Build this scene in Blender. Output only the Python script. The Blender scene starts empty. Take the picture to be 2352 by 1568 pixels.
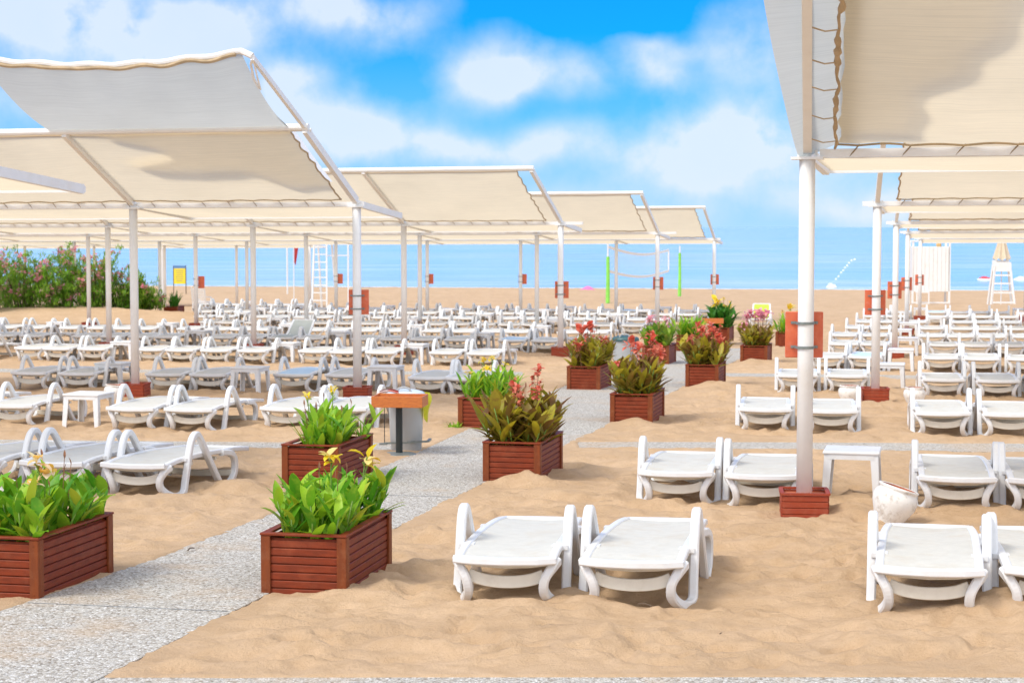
import bpy, bmesh, math, random
import numpy as np
from mathutils import Vector, Matrix, noise as mnoise

R = math.radians
random.seed(7)
sc = bpy.context.scene
COL = sc.collection

# ------------------------------------------------------------------ camera, sky, sun, exposure
F = 4300.0          # focal length in units of a 2352-wide picture
HC = 2.1            # eye height above the sand
PITCH = math.atan(263.0 / F)
SLOPE = 0.0195      # the beach falls gently to the sea
cam = bpy.data.cameras.new('camera')
cam.sensor_width = 36; cam.lens = 36 * F / 2352
cam.clip_start = 0.1; cam.clip_end = 30000
cam.dof.use_dof = True; cam.dof.focus_distance = 13.0; cam.dof.aperture_fstop = 6.3
camo = bpy.data.objects.new('camera', cam); COL.objects.link(camo)
camo.location = (0, 0, HC); camo.rotation_euler = (math.pi / 2 - PITCH, 0, 0)
sc.camera = camo
sc.view_settings.view_transform = 'Standard'; sc.view_settings.look = 'None'
sc.view_settings.exposure = 0.62; sc.view_settings.gamma = 1
SUN_EL, SUN_AZ = 50.0, 238.0      # azimuth clockwise from +Y (away from the camera): from behind on the left
sun = bpy.data.lights.new('sun', 'SUN'); sun.energy = 1.7; sun.angle = R(20); sun.color = (1.0, 0.94, 0.84)
suno = bpy.data.objects.new('sun', sun); COL.objects.link(suno)
sd = Vector((math.sin(R(SUN_AZ)) * math.cos(R(SUN_EL)), math.cos(R(SUN_AZ)) * math.cos(R(SUN_EL)), math.sin(R(SUN_EL))))
suno.rotation_euler = sd.to_track_quat('Z', 'Y').to_euler()
sc.cycles.max_bounces = 8; sc.cycles.transparent_max_bounces = 6
sc.cycles.diffuse_bounces = 4; sc.cycles.glossy_bounces = 2; sc.cycles.transmission_bounces = 3

class NT:
    def __init__(s, tree): s.t = tree; s.n = tree.nodes; s.l = tree.links
    def node(s, typ, **kw):
        n = s.n.new(typ)
        for k, v in kw.items():
            if k.startswith('i_'):
                k = k[2:]
                k = int(k) if k.isdigit() else k.replace('_', ' ')
                inp = n.inputs[k]
                if isinstance(v, bpy.types.NodeSocket): s.l.new(v, inp)
                else: inp.default_value = v
            else: setattr(n, k, v)
        return n
    def math(s, op, a, b=None, c=None, clamp=False):
        n = s.n.new('ShaderNodeMath'); n.operation = op; n.use_clamp = clamp
        for i, v in enumerate((a, b, c)):
            if v is None: continue
            if isinstance(v, bpy.types.NodeSocket): s.l.new(v, n.inputs[i])
            else: n.inputs[i].default_value = v
        return n.outputs[0]
    def mix(s, f, a, b, blend='MIX'):
        n = s.n.new('ShaderNodeMix'); n.data_type = 'RGBA'; n.blend_type = blend
        for i, v in ((0, f), (6, a), (7, b)):
            if isinstance(v, bpy.types.NodeSocket): s.l.new(v, n.inputs[i])
            elif i == 0: n.inputs[0].default_value = v
            else: n.inputs[i].default_value = (*v[:3], 1)
        return n.outputs[2]
    def ramp(s, f, stops):
        n = s.n.new('ShaderNodeValToRGB'); cr = n.color_ramp
        while len(cr.elements) < len(stops): cr.elements.new(0.5)
        for e, (p, c) in zip(cr.elements, stops):
            e.position = p; e.color = (*c[:3], 1) if hasattr(c, '__len__') else (c, c, c, 1)
        s.l.new(f, n.inputs[0]); return n.outputs[0]

world = bpy.data.worlds.new('World'); sc.world = world; world.use_nodes = True
w = NT(world.node_tree)
bg = w.n['Background']; bg.inputs['Strength'].default_value = 0.085
sky = w.node('ShaderNodeTexSky', sky_type='NISHITA', sun_disc=False, sun_elevation=R(SUN_EL), sun_rotation=R(SUN_AZ),
             air_density=1.0, dust_density=0.4, ozone_density=2.0)
tc = w.node('ShaderNodeTexCoord')
sep = w.node('ShaderNodeSeparateXYZ', i_0=tc.outputs['Generated'])
dx, dy, dz = sep.outputs
# soft cloud banks, each with its own bearing and height in the sky
nz = w.node('ShaderNodeTexNoise', i_Vector=tc.outputs['Generated'], i_Scale=13.0, i_Detail=3.0, i_Roughness=0.4)
nzs = w.node('ShaderNodeSeparateColor', i_0=nz.outputs['Color'])
ysafe = w.math('MAXIMUM', dy, 0.05)
az = w.math('ADD', w.math('DIVIDE', dx, ysafe), w.math('MULTIPLY', w.math('SUBTRACT', nzs.outputs[0], 0.5), 0.11))
el = w.math('ADD', w.math('DIVIDE', dz, ysafe), w.math('MULTIPLY', w.math('SUBTRACT', nzs.outputs[1], 0.5), 0.055))
def A(px): return (px - 1176) / F
def E(py): return (521 - py) / F
CL = [(230, 95, 520, 110, 1.0), (40, 30, 300, 90, .5), (60, 260, 260, 80, .55), (420, 70, 230, 100, .5), (815, 20, 170, 70, 1.1), (1200, 155, 175, 75, 1.2), (1130, 190, 130, 60, .5),
      (1500, 130, 95, 62, 1.0), (1560, 80, 120, 20, .35), (715, 215, 95, 45, 1.0), (800, 300, 200, 75, 1.0), (1010, 355, 330, 55, .9), (1350, 350, 260, 60, .5),
      (1650, 300, 190, 85, 1.2), (1850, 330, 220, 110, .8), (1600, 400, 150, 60, .8), (1780, 80, 170, 110, .7), (2200, 200, 400, 120, .7), (1200, 480, 1500, 60, .45),
      (1970, 480, 200, 50, .6), (-700, 200, 500, 150, .8), (3100, 250, 500, 120, .8)]
tot = None
for px, py, rx, ry, a in CL:
    u = w.math('DIVIDE', w.math('SUBTRACT', az, A(px)), rx / F)
    v = w.math('DIVIDE', w.math('SUBTRACT', el, E(py)), ry / F)
    d2_ = w.math('ADD', w.math('MULTIPLY', u, u), w.math('MULTIPLY', v, v))
    g = w.math('MULTIPLY', w.math('EXPONENT', w.math('MULTIPLY', d2_, -1.1)), a)
    tot = g if tot is None else w.math('ADD', tot, g)
nz2 = w.node('ShaderNodeTexNoise', i_Vector=tc.outputs['Generated'], i_Scale=24.0, i_Detail=7.0, i_Roughness=0.58)
near_mask = w.math('MULTIPLY', tot, w.math('ADD', w.math('MULTIPLY', nz2.outputs[0], 2.1), -0.22))
# broken cloud over the rest of the dome
nz3 = w.node('ShaderNodeTexNoise', i_Vector=tc.outputs['Generated'], i_Scale=2.2, i_Detail=5.0)
gen = w.math('MULTIPLY', w.ramp(nz3.outputs[0], [(0.30, 0), (0.52, 1)]),
             w.ramp(w.math('MULTIPLY', w.math('ADD', dz, w.math('MULTIPLY', w.math('SUBTRACT', 0.0, dy), 0.6)), 1.0), [(0.0, 0), (0.35, .85)]))
mask = w.math('MINIMUM', w.math('MAXIMUM', w.ramp(near_mask, [(0.16, 0), (0.60, .5), (1.15, 1)]), gen), 0.86)
skyc = w.mix(1.0, sky.outputs[0], (0.02, 0.62, 1.5), 'MULTIPLY')
cloudc = w.mix(w.math('MULTIPLY', nz2.outputs[0], 0.5), (6.7, 7.2, 8.0), (5.2, 6.4, 8.0))
# soft fill added: unseen sky behind the camera brightened beyond the visible cloud
fill_glow = w.ramp(w.math('ADD', w.math('MULTIPLY', dz, 0.8), w.math('MULTIPLY', dy, -0.9)), [(0.15, 0), (0.8, 1)])
cloudc = w.mix(fill_glow, cloudc, (14.2, 14.4, 14.6))
hz = w.ramp(dz, [(0.0, .85), (0.03, .42), (0.10, 0.0)])
skyc = w.mix(hz, skyc, (4.0, 6.2, 8.2))
w.l.new(w.mix(mask, skyc, cloudc), bg.inputs['Color'])

# ------------------------------------------------------------------ placing
SEA = -3.0
def shore(x): return 156.3 - 0.171 * x
def gz0(x, y):
    if y <= 100: return -SLOPE * y
    s = shore(x); t = min(1.0, (y - 100) / (s - 100))
    return -SLOPE * 100 * (1 - t) + SEA * t
def gz(x, y): return gz0(x, y)
cp, sp_ = math.cos(PITCH), math.sin(PITCH)
def ray(px, py):
    a = (px - 1176) / F; b = (784 - py) / F
    return Vector((a, cp + b * sp_, -sp_ + b * cp))
def P(px, py):
    """the point of the sloping sand seen at px, py of the 2352 x 1568 picture"""
    d = ray(px, py); t = HC / (-d.z - SLOPE * d.y)
    p = Vector((0, 0, HC)) + d * t
    if p.y > 100:
        lo, hi = 90.0, 400.0
        for _ in range(50):
            m = (lo + hi) / 2; q = Vector((0, 0, HC)) + d * (m / d.y)
            if q.z > gz0(q.x, q.y): lo = m
            else: hi = m
        p = Vector((0, 0, HC)) + d * (lo / d.y)
    return Vector((p.x, p.y, gz0(p.x, p.y)))
def at(px, D, h=0.0):
    x = (px - 1176) * D / F
    return Vector((x, D, gz0(x, D) + h))
TH = math.atan(1014 / F)
D1 = Vector((math.sin(TH), math.cos(TH), 0)); D2 = Vector((math.cos(TH), -math.sin(TH), 0))

# ------------------------------------------------------------------ mesh building
class MB:
    def __init__(s): s.v = []; s.f = []
    def add(s, vs, fs):
        o = len(s.v); s.v += [tuple(p) for p in vs]; s.f += [tuple(i + o for i in f) for f in fs]
    def box(s, c, size, M=None):
        x, y, z = size[0] / 2, size[1] / 2, size[2] / 2
        vs = [Vector((c[0] + i * x, c[1] + j * y, c[2] + k * z)) for i in (-1, 1) for j in (-1, 1) for k in (-1, 1)]
        if M is not None: vs = [M @ p for p in vs]
        s.add(vs, [(0, 1, 3, 2), (4, 6, 7, 5), (0, 4, 5, 1), (2, 3, 7, 6), (0, 2, 6, 4), (1, 5, 7, 3)]); return s
    def bar(s, a, b, wx, wz, up=(0, 0, 1)):
        a = Vector(a); b = Vector(b); d = (b - a).normalized(); up = Vector(up)
        sx = d.cross(up)
        if sx.length < 1e-4: sx = d.cross(Vector((1, 0, 0)))
        sx.normalize(); uz = sx.cross(d).normalized()
        vs = [p + sx * (i * wx / 2) + uz * (j * wz / 2) for p in (a, b) for i, j in ((-1, -1), (1, -1), (1, 1), (-1, 1))]
        s.add(vs, [(3, 2, 1, 0), (4, 5, 6, 7)] + [(i, (i + 1) % 4, 4 + (i + 1) % 4, 4 + i) for i in range(4)]); return s
    def tube(s, pts, r, n=8, caps=True):
        pts = [Vector(p) for p in pts]; m = len(pts); rr = r if hasattr(r, '__len__') else [r] * m
        rings = []
        t0 = (pts[1] - pts[0]).normalized(); nx = t0.cross(Vector((0.31, 0.77, 0.55))).normalized()
        for i, p in enumerate(pts):
            t = (pts[min(i + 1, m - 1)] - pts[max(i - 1, 0)]).normalized()
            nx = (nx - t * nx.dot(t)).normalized(); ny = t.cross(nx)
            rings += [p + (nx * math.cos(2 * math.pi * k / n) + ny * math.sin(2 * math.pi * k / n)) * rr[i] for k in range(n)]
        fs = [(i * n + k, i * n + (k + 1) % n, (i + 1) * n + (k + 1) % n, (i + 1) * n + k) for i in range(m - 1) for k in range(n)]
        if caps: fs += [tuple(range(n - 1, -1, -1)), tuple((m - 1) * n + k for k in range(n))]
        s.add(rings, fs); return s
    def strap(s, pts, hw, ht, side=(1, 0, 0), ch=0.35, closed=False):
        """rectangular section with chamfered corners swept along a line"""
        pts = [Vector(p) for p in pts]; m = len(pts); side = Vector(side)
        hws = hw if hasattr(hw, '__len__') else [hw] * m
        sec = []
        for sx, sy, o in ((1, 1, 0), (1, 1, 1), (-1, 1, 1), (-1, 1, 0), (-1, -1, 0), (-1, -1, 1), (1, -1, 1), (1, -1, 0)):
            sec.append((sx, sy, o))
        rings = []
        for i, p in enumerate(pts):
            t = (pts[min(i + 1, m - 1)] - pts[max(i - 1, 0)]).normalized()
            sd_ = (side - t * side.dot(t)).normalized(); nn = t.cross(sd_)
            c = ch * min(hws[i], ht)
            for sx, sy, o in sec:
                rings.append(p + sd_ * (sx * (hws[i] - (c if o else 0))) + nn * (sy * (ht - (0 if o else c))))
        n = 8
        fs = [(i * n + k, i * n + (k + 1) % n, (i + 1) * n + (k + 1) % n, (i + 1) * n + k) for i in range(m - 1) for k in range(n)]
        fs += [tuple(range(n - 1, -1, -1)), tuple((m - 1) * n + k for k in range(n))]
        s.add(rings, fs); return s
    def lathe(s, prof, n=24, c=(0, 0, 0), M=None):
        vs = []; m = len(prof)
        for r, z in prof:
            for k in range(n):
                p = Vector((c[0] + r * math.cos(2 * math.pi * k / n), c[1] + r * math.sin(2 * math.pi * k / n), c[2] + z))
                vs.append(M @ p if M is not None else p)
        s.add(vs, [(i * n + k, i * n + (k + 1) % n, (i + 1) * n + (k + 1) % n, (i + 1) * n + k) for i in range(m - 1) for k in range(n)])
        return s
    def grid(s, fn, nu, nv):
        vs = [fn(i / nu, j / nv) for i in range(nu + 1) for j in range(nv + 1)]
        s.add(vs, [(i * (nv + 1) + j, (i + 1) * (nv + 1) + j, (i + 1) * (nv + 1) + j + 1, i * (nv + 1) + j + 1) for i in range(nu) for j in range(nv)])
        return s
    def mesh(s, name, m, smooth=False, bevel=0.0, fix=False):
        me = bpy.data.meshes.new(name); me.from_pydata(s.v, [], s.f); me.update()
        if bevel or fix:
            bm = bmesh.new(); bm.from_mesh(me)
            if fix: bmesh.ops.recalc_face_normals(bm, faces=bm.faces)
            if bevel: bmesh.ops.bevel(bm, geom=list(bm.edges), offset=bevel, segments=1, affect='EDGES', profile=0.5)
            bm.to_mesh(me); bm.free()
        if smooth:
            me.polygons.foreach_set('use_smooth', [True] * len(me.polygons))
        if m: me.materials.append(m)
        return me
    def obj(s, name, m, parent=None, loc=(0, 0, 0), rot=None, **k):
        return link(name, s.mesh(name, m, **k), parent, loc, rot)

def link(name, me, parent=None, loc=(0, 0, 0), rot=None):
    o = bpy.data.objects.new(name, me); COL.objects.link(o); o.location = loc
    if rot is not None: o.rotation_euler = rot
    if parent is not None: o.parent = parent
    return o
def tag(o, label=None, cat=None, group=None, kind=None):
    if label: o['label'] = label
    if cat: o['category'] = cat
    if group: o['group'] = group
    if kind: o['kind'] = kind
    return o
def thing(name, label, cat, loc=(0, 0, 0), rz=0.0, group=None):
    o = bpy.data.objects.new(name, None); COL.objects.link(o); o.location = loc; o.rotation_euler = (0, 0, rz)
    o.empty_display_size = 0.2
    return tag(o, label, cat, group)
def dup(root, loc, rz, label, group=None, scale=None):
    r = root.copy(); COL.objects.link(r); r.location = loc; r.rotation_euler = (0, 0, rz)
    r['label'] = label
    if group: r['group'] = group
    if scale: r.scale = scale
    for ch in [c for c in PARTS.get(root.name, [])]:
        c = ch.copy(); COL.objects.link(c); c.parent = r
        for g in [q for q in PARTS.get(ch.name, [])]:
            d = g.copy(); COL.objects.link(d); d.parent = c
    return r
PARTS = {}
def remember(root):
    PARTS[root.name] = list(root.children)
    for c in root.children: PARTS[c.name] = list(c.children)
def smooth_line(pts, k=5):
    pts = [Vector(p) for p in pts]; out = []
    for i in range(len(pts) - 1):
        p0 = pts[max(i - 1, 0)]; p1 = pts[i]; p2 = pts[i + 1]; p3 = pts[min(i + 2, len(pts) - 1)]
        for j in range(k):
            t = j / k
            out.append(0.5 * ((2 * p1) + (p2 - p0) * t + (2 * p0 - 5 * p1 + 4 * p2 - p3) * t * t + (3 * p1 - p0 - 3 * p2 + p3) * t ** 3))
    out.append(pts[-1]); return out

# ------------------------------------------------------------------ materials
def mat(name, col, rough=0.5, var=0.0, scale=8.0, bump=0.0, bscale=60.0, spec=0.5, col2=None, trans=0.0, tcol=None, island=None, metal=0.0, stretch=None, dirt=None):
    m = bpy.data.materials.new(name); m.use_nodes = True; t = NT(m.node_tree)
    b = t.n['Principled BSDF']; out = t.n['Material Output']
    b.inputs['Roughness'].default_value = rough; b.inputs['Specular IOR Level'].default_value = spec; b.inputs['Metallic'].default_value = metal
    tcn = t.node('ShaderNodeTexCoord'); vec = tcn.outputs['Object']
    if stretch:
        vec = t.node('ShaderNodeMapping', i_Vector=vec, i_Scale=stretch).outputs[0]
    c = None
    c2 = col2 or tuple(max(0, x * (1 - var)) for x in col)
    if var or col2:
        n = t.node('ShaderNodeTexNoise', i_Vector=vec, i_Scale=scale, i_Detail=5.0, i_Roughness=0.6)
        c = t.mix(t.ramp(n.outputs[0], [(0.35, 0), (0.65, 1)]), col, c2)
    else:
        c = t.mix(0.0, col, col)
    if island:
        g = t.node('ShaderNodeNewGeometry')
        c = t.mix(t.ramp(g.outputs['Random Per Island'], [(i / (len(island) - 1), x) for i, x in enumerate((0.0, 1.0))] if False else [(0.0, 0), (1.0, 1)]), c, island[0]) if len(island) == 1 else \
            t.mix(0.35, t.ramp(g.outputs['Random Per Island'], [(i / (len(island) - 1), x) for i, x in enumerate(island)]), c)
    if dirt:
        oi = t.node('ShaderNodeObjectInfo')
        vv = t.node('ShaderNodeVectorMath', operation='ADD', i_0=tcn.outputs['Object'], i_1=t.node('ShaderNodeCombineXYZ', i_0=t.math('MULTIPLY', oi.outputs['Random'], 40.0)).outputs[0]).outputs[0]
        nd = t.node('ShaderNodeTexNoise', i_Vector=vv, i_Scale=dirt[2] if len(dirt) > 2 else 6.0, i_Detail=8.0, i_Roughness=0.7)
        c = t.mix(t.math('MULTIPLY', t.ramp(nd.outputs[0], [(0.5, 0), (0.75, 1)]), dirt[1]), c, dirt[0])
    t.l.new(c, b.inputs['Base Color'])
    if bump:
        nb = t.node('ShaderNodeTexNoise', i_Vector=vec, i_Scale=bscale, i_Detail=4.0)
        bn = t.node('ShaderNodeBump', i_Strength=bump, i_Distance=0.01, i_Height=nb.outputs[0])
        t.l.new(bn.outputs[0], b.inputs['Normal'])
    if trans:
        tr = t.node('ShaderNodeBsdfTranslucent')
        if tcol: t.l.new(t.mix(0.5, c, tcol), tr.inputs[0])
        else: t.l.new(c, tr.inputs[0])
        mx = t.node('ShaderNodeMixShader', i_0=trans, i_1=b.outputs[0], i_2=tr.outputs[0])
        t.l.new(mx.outputs[0], out.inputs['Surface'])
    return m

M = {}
M['plastic'] = mat('white_plastic', (0.77, 0.77, 0.76), 0.38, 0.05, 9, 0.12, 120, dirt=((0.60, 0.52, 0.40), 0.35, 5.0))
M['sling'] = mat('sling_mesh', (0.61, 0.595, 0.54), 0.75, 0.08, 14, 0.25, 400, dirt=((0.52, 0.44, 0.33), 0.55, 4.0))
M['pole'] = mat('white_painted_steel', (0.82, 0.81, 0.78), 0.42, 0.04, 5, 0.05, 40, dirt=((0.66, 0.58, 0.46), 0.35, 3.0))
M['wood'] = mat('stained_wood', (0.24, 0.040, 0.012), 0.5, 0.0, 3, 0.25, 30, spec=0.22, col2=(0.17, 0.032, 0.012), stretch=(3, 3, 14), dirt=((0.42, 0.13, 0.06), 0.3, 7.0))
M['wood_post'] = mat('stained_wood_post', (0.23, 0.055, 0.014), 0.5, 0.0, 3, 0.2, 30, spec=0.22, col2=(0.18, 0.045, 0.015), stretch=(12, 12, 2), dirt=((0.40, 0.2, 0.1), 0.3, 9.0))
M['wood_box'] = mat('red_wood', (0.33, 0.055, 0.02), 0.55, 0.0, 3, 0.2, 30, spec=0.22, col2=(0.32, 0.06, 0.03), stretch=(4, 4, 14), dirt=((0.46, 0.2, 0.12), 0.35, 8.0))
M['tray'] = mat('orange_wood', (0.62, 0.19, 0.035), 0.4, 0.0, 4, 0.15, 30, col2=(0.48, 0.13, 0.03), stretch=(4, 14, 14))
M['board'] = mat('orange_board', (0.72, 0.16, 0.055), 0.45, 0.0, 6, 0.1, 30, col2=(0.6, 0.11, 0.045), dirt=((0.75, 0.4, 0.3), 0.35, 12.0))
M['bounce_plastic'] = mat('bounce_tinted_plastic', (0.73, 0.68, 0.57), 0.45, 0.06, 9, 0.1, 100, dirt=((0.50, 0.42, 0.30), 0.4, 7.0))  # white plastic with warm sand bounce painted into its cream colour
M['soil'] = mat('soil', (0.07, 0.045, 0.028), 0.95, 0.4, 30, 0.8, 60)
M['steel'] = mat('galvanised', (0.28, 0.31, 0.29), 0.45, 0.2, 20, 0.1, 60, metal=0.5)
M['black'] = mat('black_metal', (0.02, 0.025, 0.022), 0.45, 0.2, 20)
M['grey_plastic'] = mat('grey_bin_plastic', (0.44, 0.45, 0.44), 0.42, 0.05, 5, 0.05, 60, dirt=((0.42, 0.38, 0.32), 0.4, 5.0))
M['lid'] = mat('bin_lid', (0.60, 0.68, 0.75), 0.4, 0.06, 6)
M['teal'] = mat('dark_lid', (0.05, 0.12, 0.12), 0.4, 0.2, 6)
M['bag'] = mat('yellow_bag', (0.82, 0.80, 0.04), 0.35, 0.1, 12, 0.5, 30, trans=0.45)
M['rope'] = mat('rope', (0.30, 0.22, 0.13), 0.8)
M['hem'] = mat('rolled_hem', (0.50, 0.37, 0.22), 0.8, 0.3, 6, 0.3, 40)
M['terracotta'] = mat('terracotta', (0.55, 0.16, 0.07), 0.8, 0.3, 8, 0.3, 40)
M['potwhite'] = mat('whitewashed_pot', (0.82, 0.80, 0.75), 0.6, 0.05, 9, 0.3, 40, dirt=((0.30, 0.22, 0.14), 0.8, 14.0))
M['flag'] = mat('red_flag', (0.65, 0.06, 0.05), 0.8, 0.1, 6, trans=0.3)
M['yellow'] = mat('yellow_panel', (0.85, 0.68, 0.03), 0.5, 0.05, 6)
M['blue'] = mat('blue_panel', (0.10, 0.22, 0.42), 0.5)
M['greenpad'] = mat('green_pad', (0.28, 0.75, 0.10), 0.6, 0.2, 5)
M['net'] = mat('net_tape', (0.85, 0.82, 0.74), 0.8)
M['parasol'] = mat('cream_parasol', (0.80, 0.68, 0.50), 0.85, 0.1, 8, 0.2, 40, trans=0.2)
M['redfloat'] = mat('red_float', (0.75, 0.10, 0.12), 0.4)
M['pink'] = mat('pink_cloth', (0.80, 0.20, 0.42), 0.8, 0.2, 6)
M['limecloth'] = mat('lime_cloth', (0.50, 0.62, 0.06), 0.8, 0.2, 6, 0.2)
M['bluecloth'] = mat('pale_blue_sling', (0.52, 0.68, 0.82), 0.75, 0.1, 8, 0.2, 200)
M['greysling'] = mat('grey_sling', (0.42, 0.44, 0.40), 0.75, 0.1, 8, 0.2, 200)
M['bark'] = mat('bark', (0.16, 0.11, 0.07), 0.9, 0.3, 20, 0.5, 50)

def leafmat(name, cols, trans=0.35, vein=(0.2, 0.4, 0.08), rough=0.42):
    m = bpy.data.materials.new(name); m.use_nodes = True; t = NT(m.node_tree)
    b = t.n['Principled BSDF']; out = t.n['Material Output']; b.inputs['Roughness'].default_value = rough
    b.inputs['Specular IOR Level'].default_value = 0.35
    g = t.node('ShaderNodeNewGeometry'); tcn = t.node('ShaderNodeTexCoord')
    c = t.ramp(g.outputs['Random Per Island'], [(i / (len(cols) - 1), x) for i, x in enumerate(cols)])
    n = t.node('ShaderNodeTexNoise', i_Vector=tcn.outputs['Object'], i_Scale=16.0, i_Detail=3.0)
    c = t.mix(t.math('MULTIPLY', t.ramp(n.outputs[0], [(0.5, 0), (0.72, 1)]), 0.6), c, vein)
    t.l.new(c, b.inputs['Base Color'])
    tr = t.node('ShaderNodeBsdfTranslucent'); t.l.new(c, tr.inputs[0])
    t.l.new(t.node('ShaderNodeMixShader', i_0=trans, i_1=b.outputs[0], i_2=tr.outputs[0]).outputs[0], out.inputs['Surface'])
    return m
M['leaf_green'] = leafmat('bright_canna_leaf', [(0.08, 0.28, 0.015), (0.20, 0.48, 0.02), (0.42, 0.64, 0.03), (0.12, 0.38, 0.02), (0.55, 0.55, 0.04)], 0.4, (0.42, 0.55, 0.04))
M['leaf_bronze'] = leafmat('bronze_canna_leaf', [(0.28, 0.26, 0.02), (0.52, 0.44, 0.03), (0.17, 0.08, 0.03), (0.40, 0.38, 0.025), (0.22, 0.12, 0.03)], 0.4, (0.24, 0.09, 0.03))
M['leaf_mid'] = leafmat('olive_green_canna_leaf', [(0.16, 0.34, 0.02), (0.35, 0.50, 0.04), (0.10, 0.25, 0.02), (0.25, 0.22, 0.04)], 0.4, (0.40, 0.45, 0.05))
M['leaf_dark'] = leafmat('dark_green_leaf', [(0.03, 0.15, 0.015), (0.07, 0.26, 0.02), (0.05, 0.19, 0.02)], 0.35, (0.10, 0.26, 0.03))
M['leaf_bush'] = leafmat('oleander_leaf', [(0.09, 0.27, 0.02), (0.20, 0.44, 0.03), (0.36, 0.56, 0.07), (0.12, 0.34, 0.03)], 0.45, (0.36, 0.48, 0.07))
M['stem'] = mat('green_stem', (0.20, 0.34, 0.05), 0.5, 0.3, 20)
M['stem_dry'] = mat('brown_stem', (0.30, 0.13, 0.06), 0.7, 0.3, 20)
M['petal_yellow'] = leafmat('yellow_petal', [(0.90, 0.62, 0.01), (0.95, 0.78, 0.05), (0.92, 0.74, 0.30)], 0.4, (0.90, 0.45, 0.02))
M['petal_cream'] = leafmat('cream_petal', [(0.90, 0.80, 0.50), (0.90, 0.55, 0.05), (0.92, 0.80, 0.62)], 0.4, (0.85, 0.5, 0.1))
M['petal_red'] = leafmat('coral_petal', [(0.82, 0.12, 0.07), (0.86, 0.28, 0.18), (0.62, 0.10, 0.06)], 0.35, (0.82, 0.42, 0.28))
M['petal_pink'] = leafmat('pink_petal', [(0.85, 0.25, 0.40), (0.90, 0.50, 0.58), (0.85, 0.35, 0.32)], 0.4, (0.92, 0.65, 0.66))

# canopy cloth: cream woven shade fabric that lets light through
def clothmat(name, col, tcol, trans):
    m = bpy.data.materials.new(name); m.use_nodes = True; t = NT(m.node_tree)
    b = t.n['Principled BSDF']; out = t.n['Material Output']; b.inputs['Roughness'].default_value = 0.85; b.inputs['Specular IOR Level'].default_value = 0.1
    tcn = t.node('ShaderNodeTexCoord')
    mp = t.node('ShaderNodeMapping', i_Vector=tcn.outputs['UV'], i_Scale=(0.8, 9.0, 1.0))
    n = t.node('ShaderNodeTexNoise', i_Vector=mp.outputs[0], i_Scale=3.0, i_Detail=6.0, i_Roughness=0.6)
    n2 = t.node('ShaderNodeTexNoise', i_Vector=tcn.outputs['UV'], i_Scale=0.7, i_Detail=4.0)
    mp3 = t.node('ShaderNodeMapping', i_Vector=tcn.outputs['UV'], i_Scale=(0.25, 30.0, 1.0))
    n3 = t.node('ShaderNodeTexNoise', i_Vector=mp3.outputs[0], i_Scale=2.0, i_Detail=2.0)
    f = t.math('ADD', t.math('MULTIPLY', t.ramp(n.outputs[0], [(0.3, 0), (0.7, 1)]), 0.5), t.math('MULTIPLY', t.ramp(n2.outputs[0], [(0.35, 0), (0.65, 1)]), 0.5))
    c1 = t.mix(f, col, tuple(x * 0.86 for x in col))
    c1 = t.mix(t.math('MULTIPLY', t.ramp(n3.outputs[0], [(0.52, 0), (0.7, 1)]), 0.35), c1, tuple(x * 0.72 for x in col))
    c2 = t.mix(f, tcol, tuple(x * 0.84 for x in tcol))
    c2 = t.mix(t.math('MULTIPLY', t.ramp(n3.outputs[0], [(0.52, 0), (0.7, 1)]), 0.35), c2, tuple(x * 0.75 for x in tcol))
    t.l.new(c1, b.inputs['Base Color'])
    tr = t.node('ShaderNodeBsdfTranslucent'); t.l.new(c2, tr.inputs[0])
    t.l.new(t.node('ShaderNodeMixShader', i_0=trans, i_1=b.outputs[0], i_2=tr.outputs[0]).outputs[0], out.inputs['Surface'])
    return m
M['cloth'] = clothmat('shade_cloth', (0.80, 0.68, 0.50), (0.90, 0.765, 0.54), 0.68)
M['cloth_grey'] = clothmat('grey_cloth', (0.60, 0.62, 0.58), (0.70, 0.72, 0.68), 0.5)  # greyer and less translucent than the main cloth
M['cloth_shade_layer'] = clothmat('added_shade_layer_cloth', (0.70, 0.69, 0.66), (0.86, 0.86, 0.86), 0.78)  # cloth of the added layers that shade grey patches into the canopies

# ------------------------------------------------------------------ ground
def hashn(ix, iy, seed):
    n = (ix.astype(np.int64) * 374761393 + iy.astype(np.int64) * 668265263 + seed * 1442695041) & 0x7fffffff
    n = (n ^ (n >> 13)) * 1274126177 & 0x7fffffff
    return ((n ^ (n >> 16)) & 0xffff) / 65535.0
def vnoise(x, y, seed=0):
    ix = np.floor(x); iy = np.floor(y); fx = x - ix; fy = y - iy
    fx = fx * fx * fx * (fx * (fx * 6 - 15) + 10); fy = fy * fy * fy * (fy * (fy * 6 - 15) + 10)
    a = hashn(ix, iy, seed); b = hashn(ix + 1, iy, seed); c = hashn(ix, iy + 1, seed); d = hashn(ix + 1, iy + 1, seed)
    return a + (b - a) * fx + (c - a) * fy + (a - b - c + d) * fx * fy - 0.5
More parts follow.
